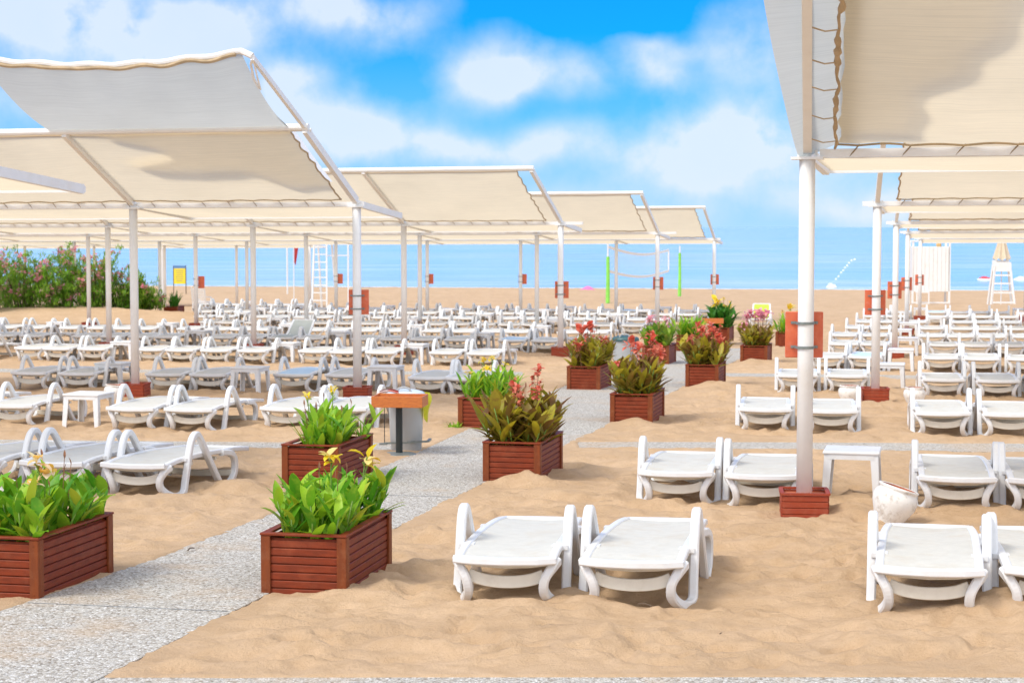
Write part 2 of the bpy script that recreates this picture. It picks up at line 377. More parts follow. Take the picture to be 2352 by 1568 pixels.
# paths, traced where they lie
def pathline(pts): return [P(*q) for q in pts]
main_left = [(-330, 1530), (0, 1408), (350, 1289), (620, 1184), (870, 1078), (985, 1030), (1180, 938), (1310, 882), (1420, 835), (1560, 776), (1650, 741)]
main_right = [(-250, 1790), (220, 1568), (600, 1376), (905, 1218), (1103, 1116), (1245, 1050), (1385, 984), (1545, 902), (1690, 830), (1770, 790), (1850, 752)]
ML = [P(*q) for q in main_left]; MR = [P(*q) for q in main_right]
crosses = [([(-400, 1560), (2750, 1558)], [(-400, 1690), (2750, 1690)], 'near'),
           ([(-300, 1008), (640, 1017), (940, 1019)], [(-300, 1026), (640, 1031), (940, 1036)], 'left'),
           ([(1325, 1016), (1800, 1017), (2650, 1022)], [(1325, 1031), (1800, 1032), (2650, 1045)], 'right'),
           ([(-200, 846), (1200, 855)], [(-200, 854), (1200, 863)], 'farleft'),
           ([(1640, 857), (2500, 868)], [(1640, 865), (2500, 877)], 'farright')]
def interp_x(line, y):
    pts = sorted(((p.y, p.x) for p in line)); return np.interp(y, [a for a, _ in pts], [b for _, b in pts])
def interp_y(line, x):
    pts = sorted(((p.x, p.y) for p in line)); return np.interp(x, [a for a, _ in pts], [b for _, b in pts])
def spacing(a, b, d0, g, dmax):
    out = [a]; d = d0
    while out[-1] < b: out.append(out[-1] + d); d = min(d * g, dmax)
    return out
ys = list(reversed([6 - t for t in spacing(0.3, 60, 0.3, 1.25, 8)])) + spacing(6, 14, 0.035, 1.0, 1) 
ys += [t for t in spacing(ys[-1] + 0.04, 185, 0.04, 1.0052, 1.3)]
ys += [200, 260, 400]
xp = spacing(0, 7.5, 0.04, 1.0, 1); xp += spacing(xp[-1] + 0.05, 200, 0.05, 1.045, 12)
xs = sorted([-t for t in xp[1:]] + xp)
X, Y = np.meshgrid(np.array(xs), np.array(ys), indexing='ij')
SH = 156.3 - 0.171 * X
Tq = np.clip((Y - 100) / (SH - 100), 0, 1)
Z = np.where(Y <= 100, -SLOPE * Y, -SLOPE * 100 * (1 - Tq) + SEA * Tq)
Z = np.where(Y > SH, SEA - 0.03 * (Y - SH) - 0.02, Z)
Z = np.maximum(Z, -9.0)
wx = X + 0.3 * vnoise(X * 1.1, Y * 1.1, 5); wy = Y + 0.3 * vnoise(X * 1.1, Y * 1.1, 6)
und = 0.035 * vnoise(wx * 0.9, wy * 1.1, 1) + 0.042 * vnoise(wx * 2.0, wy * 2.9, 2) + 0.048 * vnoise(wx * 3.4, wy * 5.6, 3)
und += 0.024 * vnoise(wx * 7, wy * 11, 4) + .010 * vnoise(wx * 15, wy * 20, 14)
rid = np.abs(vnoise(wx * 3.0 + 9, wy * 3.3, 8)); und += 0.03 * (0.22 - np.minimum(rid, 0.22))
# footprints
rs = np.random.RandomState(3)
foot = np.zeros_like(X)
xa = np.array(xs); ya = np.array(ys)
for _ in range(1500):
    fx = rs.uniform(-8, 9); fy = 8.5 + 22 * rs.rand() ** 1.4; an = rs.uniform(0, math.pi); L = rs.uniform(.09, .16)
    i0, i1 = np.searchsorted(xa, [fx - .4, fx + .4]); j0, j1 = np.searchsorted(ya, [fy - .4, fy + .4])
    gx = X[i0:i1, j0:j1] - fx; gy = Y[i0:i1, j0:j1] - fy
    u = gx * math.cos(an) + gy * math.sin(an); v = -gx * math.sin(an) + gy * math.cos(an)
    r2 = (u / L) ** 2 + (v / (L * .5)) ** 2
    foot[i0:i1, j0:j1] += rs.uniform(.014, .034) * (-np.exp(-r2) + 0.6 * np.exp(-((np.sqrt(r2) - 1.5) / .45) ** 2))
und += foot
for _ in range(4):
    pass
far = np.clip((Y - 60) / 50, 0, 1)
und = und * (1 - 0.0 * far) + far * 0.28 * vnoise(X * 0.06, Y * 0.12, 11) * np.clip((SH - Y) / 12, 0, 1)
# heaps of blown sand
for px, py, rx, ry, h in [(1190, 1112, .34, .16, .07), (1330, 1388, .16, .2, .05), (2310, 1400, .25, .3, .06), (560, 1130, .3, .3, .06),
                          (1700, 850, .8, .5, .06), (1950, 1185, .35, .3, .05), (120, 733, 5.5, 2.5, .45), (1640, 892, .5, .3, .06), (1450, 975, .5, .25, .05), (1735, 838, .6, .4, .07)]:
    q = P(px, py); und = und + h * np.exp(-((X - q.x) / rx) ** 2 - ((Y - q.y) / ry) ** 2)
pm = np.zeros_like(X)
xl = interp_x(ML, Y[0]); xr = interp_x(MR, Y[0])
wob = 0.04 * vnoise(X * 1.3, Y * 1.3, 21) + 0.03 * vnoise(X * 5, Y * 5, 22)
dist = np.minimum(X - xl[None, :], xr[None, :] - X) + wob - 0.02
inr = (Y > ML[0].y - 3) & (Y < ML[-1].y)
pm = np.where(inr, np.clip(dist / 0.04, 0, 1), 0)
damp = np.where(inr, np.clip(-dist / 0.45, 0.15, 1), 1)
for top, bot, nm in crosses:
    yt = interp_y(pathline(top), X[:, 0]); yb = interp_y(pathline(bot), X[:, 0])
    x0 = min(p.x for p in pathline(top)); x1 = max(p.x for p in pathline(top))
    d_ = np.minimum(yt[:, None] - Y, Y - yb[:, None]) + wob * (1.2 if nm != 'near' else .5)
    ins = (X > x0) & (X < x1)
    damp = np.minimum(damp, np.where(ins, np.clip(-d_ / 0.45, 0.15, 1), 1))
    pm = np.maximum(pm, np.where(ins, np.clip(d_ / 0.06, 0, 1), 0))
und = np.where(Y < 60, und * 1.35, und)
Z = Z + und * damp * (1 - pm) - 0.06 * pm + 0.016 * (1 - pm)
nx_, ny_ = X.shape
verts = np.stack([X, Y, Z], -1).reshape(-1, 3)
idx = np.arange(nx_ * ny_).reshape(nx_, ny_)
faces = np.stack([idx[:-1, :-1], idx[1:, :-1], idx[1:, 1:], idx[:-1, 1:]], -1).reshape(-1, 4)
me = bpy.data.meshes.new('sand'); me.vertices.add(len(verts)); me.vertices.foreach_set('co', verts.ravel().astype(np.float32))
me.loops.add(faces.size); me.loops.foreach_set('vertex_index', faces.ravel().astype(np.int32))
me.polygons.add(len(faces)); me.polygons.foreach_set('loop_start', np.arange(0, faces.size, 4, dtype=np.int32))
me.polygons.foreach_set('use_smooth', np.ones(len(faces), dtype=bool)); me.update(calc_edges=True); me.validate()
def sandmat():
    m = bpy.data.materials.new('dry_sand'); m.use_nodes = True; t = NT(m.node_tree)
    b = t.n['Principled BSDF']; b.inputs['Roughness'].default_value = 0.95; b.inputs['Specular IOR Level'].default_value = 0.15
    tcn = t.node('ShaderNodeTexCoord'); v = tcn.outputs['Object']
    n1 = t.node('ShaderNodeTexNoise', i_Vector=v, i_Scale=0.9, i_Detail=7.0, i_Roughness=0.65)
    n2 = t.node('ShaderNodeTexNoise', i_Vector=v, i_Scale=7.0, i_Detail=6.0, i_Roughness=0.65)
    n3 = t.node('ShaderNodeTexNoise', i_Vector=v, i_Scale=160.0, i_Detail=3.0, i_Roughness=0.8)
    c = t.mix(t.ramp(n1.outputs[0], [(0.35, 0), (0.65, 1)]), (0.64, 0.445, 0.275), (0.53, 0.36, 0.215))
    c = t.mix(t.math('MULTIPLY', t.ramp(n2.outputs[0], [(0.42, 0), (0.68, 1)]), 0.55), c, (0.49, 0.32, 0.175))
    c = t.mix(t.math('MULTIPLY', t.ramp(n3.outputs[0], [(0.52, 0), (0.72, 1)]), 0.5), c, (0.32, 0.20, 0.11))
    c = t.mix(t.math('MULTIPLY', t.ramp(n3.outputs[0], [(0.22, 1), (0.42, 0)]), 0.30), c, (0.78, 0.57, 0.36))
    # wrack, twigs and dark grit
    n4 = t.node('ShaderNodeTexNoise', i_Vector=v, i_Scale=13.0, i_Detail=8.0, i_Roughness=0.85)
    c = t.mix(t.math('MULTIPLY', t.ramp(n4.outputs[0], [(0.66, 0), (0.70, 1)]), 0.55), c, (0.16, 0.10, 0.055))
    sp = t.node('ShaderNodeSeparateXYZ', i_0=v)
    t.l.new(c, b.inputs['Base Color'])
    hh = t.math('ADD', t.math('MULTIPLY', n3.outputs[0], 0.25), n2.outputs[0])
    n5 = t.node('ShaderNodeTexNoise', i_Vector=v, i_Scale=24.0, i_Detail=5.0, i_Roughness=0.7)
    hh = t.math('ADD', hh, t.math('MULTIPLY', n5.outputs[0], 0.6))
    t.l.new(t.node('ShaderNodeBump', i_Strength=0.8, i_Distance=0.035, i_Height=hh).outputs[0], b.inputs['Normal'])
    return m
me.materials.append(sandmat())
ground = link('sand', me); tag(ground, kind='structure')

def pathmat():
    m = bpy.data.materials.new('pebble_concrete'); m.use_nodes = True; t = NT(m.node_tree)
    b = t.n['Principled BSDF']; b.inputs['Roughness'].default_value = 0.85; b.inputs['Specular IOR Level'].default_value = 0.2
    tcn = t.node('ShaderNodeTexCoord'); v = tcn.outputs['Object']
    nn = t.node('ShaderNodeTexNoise', i_Vector=v, i_Scale=40.0, i_Detail=2.0)
    vv = t.mix(0.012, v, nn.outputs['Color'])
    vo = t.node('ShaderNodeTexVoronoi', i_Vector=vv, i_Scale=70.0, i_Randomness=1.0)
    ve = t.node('ShaderNodeTexVoronoi', i_Vector=vv, i_Scale=70.0, feature='DISTANCE_TO_EDGE')
    s = t.node('ShaderNodeSeparateColor', i_0=vo.outputs['Color'])
    c = t.ramp(s.outputs[0], [(0.0, (0.20, 0.16, 0.12)), (0.22, (0.40, 0.36, 0.30)), (0.45, (0.66, 0.63, 0.57)), (0.65, (0.48, 0.44, 0.37)), (0.8, (0.80, 0.78, 0.74)), (1.0, (0.17, 0.15, 0.12))])
    c = t.mix(t.ramp(ve.outputs['Distance'], [(0.0, 1), (0.12, 0)]), c, (0.30, 0.27, 0.23))
    n2 = t.node('ShaderNodeTexNoise', i_Vector=v, i_Scale=1.3, i_Detail=5.0, i_Roughness=0.65)
    c = t.mix(t.math('MULTIPLY', t.ramp(n2.outputs[0], [(0.5, 0), (0.72, 1)]), 0.55), c, (0.50, 0.35, 0.21))
    t.l.new(c, b.inputs['Base Color'])
    t.l.new(t.node('ShaderNodeBump', i_Strength=0.6, i_Distance=0.008, i_Height=ve.outputs['Distance']).outputs[0], b.inputs['Normal'])
    return m
PM = pathmat()
M['joint'] = mat('path_edge', (0.30, 0.31, 0.31), 0.9, 0.3, 10)
def slab(name, La, Lb, lift):
    """a thin concrete slab between two traced edges, following the fall of the beach"""
    mb = MB(); n = len(La); top = []; bot = []
    def q(p, dz_): return (p.x, p.y, gz0(p.x, p.y) + dz_)
    vs = [q(p, lift) for p in La] + [q(p, lift) for p in Lb] + [q(p, lift - .12) for p in La] + [q(p, lift - .12) for p in Lb]
    fs = []
    for i in range(n - 1):
        fs += [(i, n + i, n + i + 1, i + 1), (2 * n + i, i, i + 1, 2 * n + i + 1), (n + i, 3 * n + i, 3 * n + i + 1, n + i + 1)]
    mb.add(vs, fs); o = mb.obj(name, PM, fix=True); tag(o, kind='structure'); return o
def resample(line, ys_): return [Vector((float(interp_x(line, y)), y, 0)) for y in ys_]
yy = np.linspace(ML[0].y - 0.2, 42, 80)
yy = np.linspace(7.6, 46, 90)
def extrap(line, y):
    pts = sorted(((p.y, p.x) for p in line))
    if y < pts[0][0]:
        (a, b), (c, d) = pts[0], pts[1]; return b + (d - b) / (c - a) * (y - a)
    return float(np.interp(y, [p[0] for p in pts], [p[1] for p in pts]))
slab('path', [Vector((extrap(ML, y), y, 0)) for y in yy], [Vector((extrap(MR, y), y, 0)) for y in yy], 0.016)
for k, (top, bot, nm) in enumerate(crosses):
    a = pathline(top); b = pathline(bot); xx = np.linspace(min(p.x for p in a), max(p.x for p in a), 30)
    la = [Vector((x, float(interp_y(a, x)), 0)) for x in xx]; lb = [Vector((x, float(interp_y(b, x)), 0)) for x in xx]
    slab('path', lb, la, 0.010)
# joints across the main path are grooves laid as thin strips
jm = MB()
for y in (11.4, 16.9):
    a = Vector((extrap(ML, y), y, gz0(0, y) + 0.0185)); b = Vector((extrap(MR, y - .3), y - .3, gz0(0, y - .3) + 0.0185))
    jm.bar(a + (b - a) * .02, b - (b - a) * .02, 0.005, 0.003)
tag(jm.obj('path_joint', M['joint']), kind='structure')

# sea
def seamat():
    m = bpy.data.materials.new('sea'); m.use_nodes = True; t = NT(m.node_tree)
    b = t.n['Principled BSDF']; b.inputs['Roughness'].default_value = 0.22; b.inputs['Specular IOR Level'].default_value = 0.4
    tcn = t.node('ShaderNodeTexCoord'); v = tcn.outputs['Object']
    mp = t.node('ShaderNodeMapping', i_Vector=v, i_Scale=(0.030, 0.11, 1.0))
    n = t.node('ShaderNodeTexNoise', i_Vector=mp.outputs[0], i_Scale=1.0, i_Detail=6.0, i_Roughness=0.6)
    mp2 = t.node('ShaderNodeMapping', i_Vector=v, i_Scale=(0.006, 0.016, 1.0))
    n2 = t.node('ShaderNodeTexNoise', i_Vector=mp2.outputs[0], i_Scale=1.0, i_Detail=4.0)
    c = t.mix(t.ramp(n.outputs[0], [(0.35, 0), (0.65, 1)]), (0.33, 0.50, 0.62), (0.52, 0.67, 0.76))
    c = t.mix(t.ramp(n2.outputs[0], [(0.4, 0), (0.65, .7)]), c, (0.30, 0.56, 0.80))
    n7 = t.node('ShaderNodeTexNoise', i_Vector=t.node('ShaderNodeMapping', i_Vector=v, i_Scale=(0.02, 0.16, 1.0)).outputs[0], i_Scale=1.0, i_Detail=7.0, i_Roughness=0.7)
    c = t.mix(t.math('MULTIPLY', t.ramp(n7.outputs[0], [(0.56, 0), (0.66, 1)]), .75), c, (0.78, 0.86, 0.90))
    c = t.mix(t.math('MULTIPLY', t.ramp(n7.outputs[0], [(0.34, 1), (0.44, 0)]), .5), c, (0.10, 0.36, 0.60))
    t.l.new(c, b.inputs['Base Color'])
    h = t.math('ADD', t.math('MULTIPLY', n.outputs[0], 1.6), t.node('ShaderNodeTexNoise', i_Vector=t.node('ShaderNodeMapping', i_Vector=v, i_Scale=(0.25, 0.9, 1.0)).outputs[0], i_Scale=1.0, i_Detail=4.0).outputs[0])
    t.l.new(t.node('ShaderNodeBump', i_Strength=0.9, i_Distance=0.35, i_Height=h).outputs[0], b.inputs['Normal'])
    return m
SM = seamat()
mb = MB(); nseg = 40
xs2 = np.linspace(-1500, 1500, nseg + 1)
rows = [138, 150, 170, 200, 260, 400, 800, 2000, 6000, 18000]
mb.add([(x * max(1.0, y / 900), y if y > 150 else y, SEA) for y in rows for x in xs2],
       [(j * (nseg + 1) + i, j * (nseg + 1) + i + 1, (j + 1) * (nseg + 1) + i + 1, (j + 1) * (nseg + 1) + i) for j in range(len(rows) - 1) for i in range(nseg)])
tag(mb.obj('water', SM), kind='structure')
# foam along the shoreline
M['foam'] = mat('foam', (0.85, 0.87, 0.88), 0.7, 0.2, 2)
fm = MB(); fv = []; fx = np.linspace(-60, 60, 240)
for x in fx:
    w_ = 0.7 + 0.9 * abs(mnoise.noise(Vector((x * .16, 2, 0)))) ; c_ = 0.25 * mnoise.noise(Vector((x * .3, 7, 0)))
    fv += [(x, shore(x) - .5 + c_, SEA + .035), (x, shore(x) - .5 + c_ + w_ * 1.4, SEA + .035)]
fm.add(fv, [(2 * i, 2 * i + 2, 2 * i + 3, 2 * i + 1) for i in range(len(fx) - 1)])
tag(fm.obj('foam', M['foam']), 'thin white foam line where small waves reach the sand', kind='stuff')

# ------------------------------------------------------------------ sun lounger
def bedz(y): return 0.30 + 0.028 * math.sin(max(0, (y - .05)) / 1.8 * math.pi * 1.1) + (0.0 if y > .25 else -0.02 * (1 - y / .25))
def make_lounger(name, label, sling='sling', back=0.0):
    t = thing(name, label, 'sun lounger')
    for sgn in (-1, 1):
        o = MB()
        X_ = .345
        pts = [(.315, .13, .275), (.285, .075, .235), (.243, .065, .16), (.238, .10, .08), (.28, .19, .012), (.325, .27, -.002), (X_, .335, .03), (X_, .37, .12), (X_, .42, .27), (X_, .475, .43), (X_, .53, .51),
               (X_, .60, .535), (X_, .67, .50), (X_, .78, .385), (X_, .95, .20), (X_, 1.10, .045), (X_, 1.18, .0), (X_, 1.28, .0), (X_, 1.40, .05), (X_, 1.46, .14), (X_, 1.44, .24), (.335, 1.36, .295), (.31, 1.22, .31)]
        pts = [(sgn * a, b, c) for a, b, c in smooth_line(pts, 4)]
        o.strap(pts, .029, .030)
        o.box((sgn * .300, .43, .318), (.10, .09, .03)).box((sgn * .31, .88, .31), (.06, .08, .03))
        o.obj('side_frame', M['plastic'], t, smooth=False)
    # front rail slightly bowed, side rails and end rail
    o = MB()
    o.strap([(-.312, .03, .292), (-.20, .0, .287), (0, -.012, .284), (.20, .0, .287), (.312, .03, .292)], .030, .024, side=(0, 1, 0))
    ysb = [.04 + (1.30 - .04) * i / 10 for i in range(11)]
    for sgn in (-1, 1):
        o.strap([(sgn * .292, y, bedz(y)) for y in ysb], .026, .022)
        bp = [(sgn * (.292 - .02 * i / 6), 1.30 + .60 * math.cos(back) * i / 6, bedz(1.30) + .60 * math.sin(back) * i / 6 - (.03 * (i / 6) ** 2 if back < .1 else 0)) for i in range(7)]
        o.strap(bp, .026, .022)
    yb_, zb_ = 1.30 + .60 * math.cos(back), bedz(1.30) + .60 * math.sin(back) - (.03 if back < .1 else 0)
    o.strap([(-.27, yb_, zb_), (0, yb_ + .015, zb_), (.27, yb_, zb_)], .025, .022, side=(0, 1, 0))
    o.obj('bed_frame', M['plastic'], t)
    g = MB()
    def fn(u, v):
        x = -.27 + .54 * u; sag = -.014 * math.sin(math.pi * u)
        if v < .68: y = .02 + 1.28 * v / .68; return (x, y, bedz(y) + .012 + sag)
        q = (v - .68) / .32 * .60
        return (x, 1.30 + q * math.cos(back), bedz(1.30) + q * math.sin(back) + .012 + sag - (.03 * (q / .6) ** 2 if back < .1 else 0))
    g.grid(fn, 8, 26)
    g.obj('sling', M[sling], t, smooth=True)
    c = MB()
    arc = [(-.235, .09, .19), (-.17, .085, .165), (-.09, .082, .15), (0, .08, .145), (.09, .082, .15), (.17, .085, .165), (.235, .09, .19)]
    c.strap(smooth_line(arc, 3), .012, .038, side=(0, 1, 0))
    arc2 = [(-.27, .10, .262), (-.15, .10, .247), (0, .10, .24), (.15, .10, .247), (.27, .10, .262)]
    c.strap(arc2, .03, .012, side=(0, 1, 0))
    c.obj('apron', M['bounce_plastic'], t)
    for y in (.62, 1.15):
        c = MB(); c.box((0, y, .262), (.58, .05, .03)); c.obj('cross_bar', M['bounce_plastic'], t)
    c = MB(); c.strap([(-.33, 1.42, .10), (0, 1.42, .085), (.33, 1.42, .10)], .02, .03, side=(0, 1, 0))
    c.obj('cross_bar', M['bounce_plastic'], t)
    if back > .1:
        for sg in (-1, 1): c = MB(); c.bar((sg * .22, 1.25, .30), (sg * .22, 1.62, .30 + .3 * math.sin(back)), .02, .02); c.obj('back_prop', M['plastic'], t)
    remember(t); return t
GL = 'white plastic sun loungers set out on the sand'
loungers = {}
def lounger_proto(kind):
    if kind not in loungers:
        s = {'flat': ('sling', 0), 'raised': ('greysling', R(38)), 'blue': ('bluecloth', 0), 'lime': ('limecloth', R(48))}[kind]
        loungers[kind] = [make_lounger('sun_lounger', 'x', *s), False]
    return loungers[kind]
LN = 0
def put_lounger(pos, yaw, label, kind='flat'):
    """pos is the middle of the front feet; yaw turns the foot end's opposite side away to the right"""
    global LN
    pr = lounger_proto(kind); root, used = pr
    dirv = Vector((math.sin(yaw), math.cos(yaw), 0))
    p = pos - dirv * .27
    p.z = gz0(p.x, p.y) - .012
    if not used: root.location = p; root.rotation_euler = (0, 0, -yaw); root['label'] = label; root['group'] = GL; pr[1] = True; o = root
    else: o = dup(root, p, -yaw, label, GL)
    o.rotation_euler = (-SLOPE + random.uniform(-.008, .008), random.uniform(-.008, .008), -yaw)
    LN += 1; return o

# ------------------------------------------------------------------ white plastic side table
def make_table():
    t = thing('side_table', 'x', 'table')
    mb = MB(); mb.box((0, 0, .42), (.50, .50, .028)); mb.obj('table_top', M['plastic'], t, bevel=.008)
    mb = MB()
    for a in (0, 1):
        for s in (-1, 1):
            mb.box((0, s * .232, .385) if a == 0 else (s * .232, 0, .385), (.40, .018, .045) if a == 0 else (.018, .40, .045))
    mb.obj('apron', M['plastic'], t)
    for i in (-1, 1):
        for j in (-1, 1):
            l = MB()
            for k, (wd, dp) in enumerate(((.07, .02), (.02, .07))):
                a = Vector((i * (.236 - (wd / 2 if wd > .03 else .01)), j * (.236 - (dp / 2 if dp > .03 else .01)), .406)); b = Vector((a.x * 1.12, a.y * 1.12, -.02))
                vs = [Vector((c.x + q * wd / 2 * f, c.y + r * dp / 2 * f, c.z)) for c, f in ((a, 1), (b, .72)) for q, r in ((-1, -1), (1, -1), (1, 1), (-1, 1))]
                l.add(vs, [(0, 1, 2, 3), (7, 6, 5, 4)] + [(m_, 4 + m_, 4 + (m_ + 1) % 4, (m_ + 1) % 4) for m_ in range(4)])
            l.obj('leg', M['plastic'], t)
    remember(t); return t
TB = [make_table(), False]; TN = 0
def put_table(pos, yaw, label):
    global TN
    p = Vector(pos); p.z = gz0(p.x, p.y)
    if not TB[1]: TB[0].location = p; TB[0].rotation_euler = (0, 0, -yaw); TB[0]['label'] = label; TB[0]['group'] = 'white plastic side tables between the loungers'; TB[1] = True
    else: dup(TB[0], p, -yaw, label, 'white plastic side tables between the loungers')
    TN += 1

# near rows, read off the photograph (middle of the front feet)
near = [
 (1172, 1372, 8, 'white sun lounger nearest the front wooden planter, left one of the nearest pair'), (1462, 1380, 11, 'right-hand lounger of the nearest pair, its outer armrest standing free over the sand'),
 (2133, 1400, 12.5, 'nearest lounger at the right edge, standing in front of the tilted white pot'), (2420, 1402, 9, 'lounger cut off by the right frame edge in the nearest row'),
 (1557, 1152, 10, 'first lounger right of the bronze canna planter, second row, just before the cross path'), (1757, 1160, 11, 'lounger whose right side is hidden by the nearest white canopy pole'),
 (2195, 1166, 11, 'lounger just behind the tilted white pot, beside the cross path'), (2400, 1172, 11, 'lounger at the right frame edge before the cross path'),
 (1757, 988, 8, 'first lounger beyond the right cross path, left of the nearest pole'), (1908, 992, 9, 'lounger beside the round white pot, directly right of the nearest canopy pole'),
 (2163, 998, 10, 'lounger behind the right cross path with a white pot at its back left'), (2318, 1001, 10, 'lounger at the right edge just beyond the right cross path'),
 (1832, 900, 9, 'lounger beneath the nearest red board, left of the pole'), (1945, 901, 10, 'lounger left of the second canopy pole on the right, by a side table'),
 (2165, 911, 10, 'lounger right of the table beside the second right-hand canopy pole'), (2290, 914, 10, 'second lounger right of the table at the second right-hand pole'), (2420, 918, 10, 'third lounger right of the table at the second right-hand pole'),
 (335, 1132, 16, 'lounger with free right armrest, rightmost of the nearest group on the left'), (150, 1127, 16, 'middle lounger of the nearest left group, behind the yellow canna flowers'), (-38, 1120, 16, 'lounger cut by the left frame edge in the nearest left group'),
 (44, 978, 13, 'leftmost lounger just beyond the left cross path, left of a side table'), (318, 986, 13, 'lounger right of the white pot beyond the left cross path'), (450, 988, 13, 'lounger with open armrest loop beyond the left cross path, left of bare sand'),
 (668, 986, 13, 'lounger directly behind the second green canna planter'), (800, 986, 13, 'lounger just left of the pedal bin with the yellow bag'), (-110, 972, 13, 'lounger at the left frame edge beyond the left cross path'),
 (82, 893, 13, 'leftmost lounger level with the first left pole box'), (190, 895, 13, 'second lounger from the left level with the first left pole box'), (389, 897, 13, 'lounger immediately right of the second left pole of the nearest left canopy'),
 (490, 898, 13, 'lounger left of the side table between the two near left poles'), (682, 898, 13, 'pale blue lounger between the two poles of the nearest left canopy'), (800, 899, 13, 'lounger directly behind the corner pole of the nearest left canopy'),
 (991, 906, 13, 'lounger with round armrest loop behind the pedal bin'), (1078, 908, 13, 'lounger behind the yellow flowered planter, right of the bin'),
]
FRONT = [P(a, b) for a, b, *_ in near]
for px, py, yw, lab in near:
    put_lounger(P(px, py), R(yw), lab, 'blue' if lab.startswith('pale blue') else 'flat')
for px, py, lab in [(1957, 1140, 'white side table right of the nearest canopy pole'), (2043, 893, 'white side table right of the second canopy pole on the right'), (205, 978, 'white side table by a round white pot beyond the left cross path'),
                    (575, 903, 'tall looking white side table between the two near left poles'), (887, 900, 'white side table behind the tray stand and bin'), (262, 890, 'white side table against the second left pole')]:
    put_table(P(px, py), TH, lab)

def pathx(y): return extrap(ML, y) if y < 40 else extrap(ML, 40) + (y - 40) * .236
def pathx2(y): return extrap(MR, y) if y < 40 else extrap(MR, 40) + (y - 40) * .236
ordn = ['first', 'second', 'third', 'fourth', 'fifth', 'sixth', 'seventh', 'eighth', 'ninth', 'tenth', 'eleventh', 'twelfth', 'thirteenth', 'fourteenth', 'fifteenth', 'sixteenth', 'seventeenth', 'eighteenth', 'nineteenth', 'twentieth',
        'twenty-first', 'twenty-second', 'twenty-third', 'twenty-fourth', 'twenty-fifth', 'twenty-sixth', 'twenty-seventh', 'twenty-eighth', 'twenty-ninth', 'thirtieth']
keepout = []      # filled with planters, bins and pole boxes (x, y, radius)
def row(y0, side, rowname, pat, gap, start, jitter=.05, pxlim=None, kinds={}):
    """loungers from the path outwards; y0 is where the row meets the path edge"""
    rng = random.Random(int(y0 * 10) + (1 if side > 0 else 0))
    x = (pathx(y0) if side < 0 else pathx2(y0)) + side * start; k = 0; n = 0; nt = 0
    x00 = x
    while True:
        y = y0 - (x - x00) * math.tan(TH)
        half = .2735 * y + 1.0
        if abs(x) > half or k > 60: break
        slot = pat[k % len(pat)]
        p = Vector((x + rng.uniform(-jitter, jitter), y + rng.uniform(-.12, .12), 0))
        ok = all((p.x - a) ** 2 + (p.y - b) ** 2 > r * r for a, b, r in keepout) and not (p.y > 55 and p.x < -9.2 - (p.y - 55) * .17 and p.y < 78)
        if pxlim and not (pxlim[0] < p.x / p.y * F + 1176 < pxlim[1]): ok = False
        if slot == 'L':
            if ok and abs(p.x) < half - .3:
                kd = kinds.get(n, 'flat')
                nm = f'white sun lounger, {ordn[min(n, 29)]} from the path in the {rowname}'
                if kd == 'raised': nm = f'sun lounger with grey raised backrest in the {rowname}'
                if kd == 'blue': nm = f'pale blue sun lounger, {ordn[min(n, 29)]} from the path in the {rowname}'
                put_lounger(p, TH + R(rng.uniform(-3, 3)), nm, kd); n += 1
            x += side * .74
        else:
            if ok and rng.random() < .85: put_table(p + Vector((side * -.02, .45, 0)), TH, f'white side table, {ordn[min(nt, 29)]} from the path in the {rowname}'); nt += 1
            x += side * gap
        k += 1

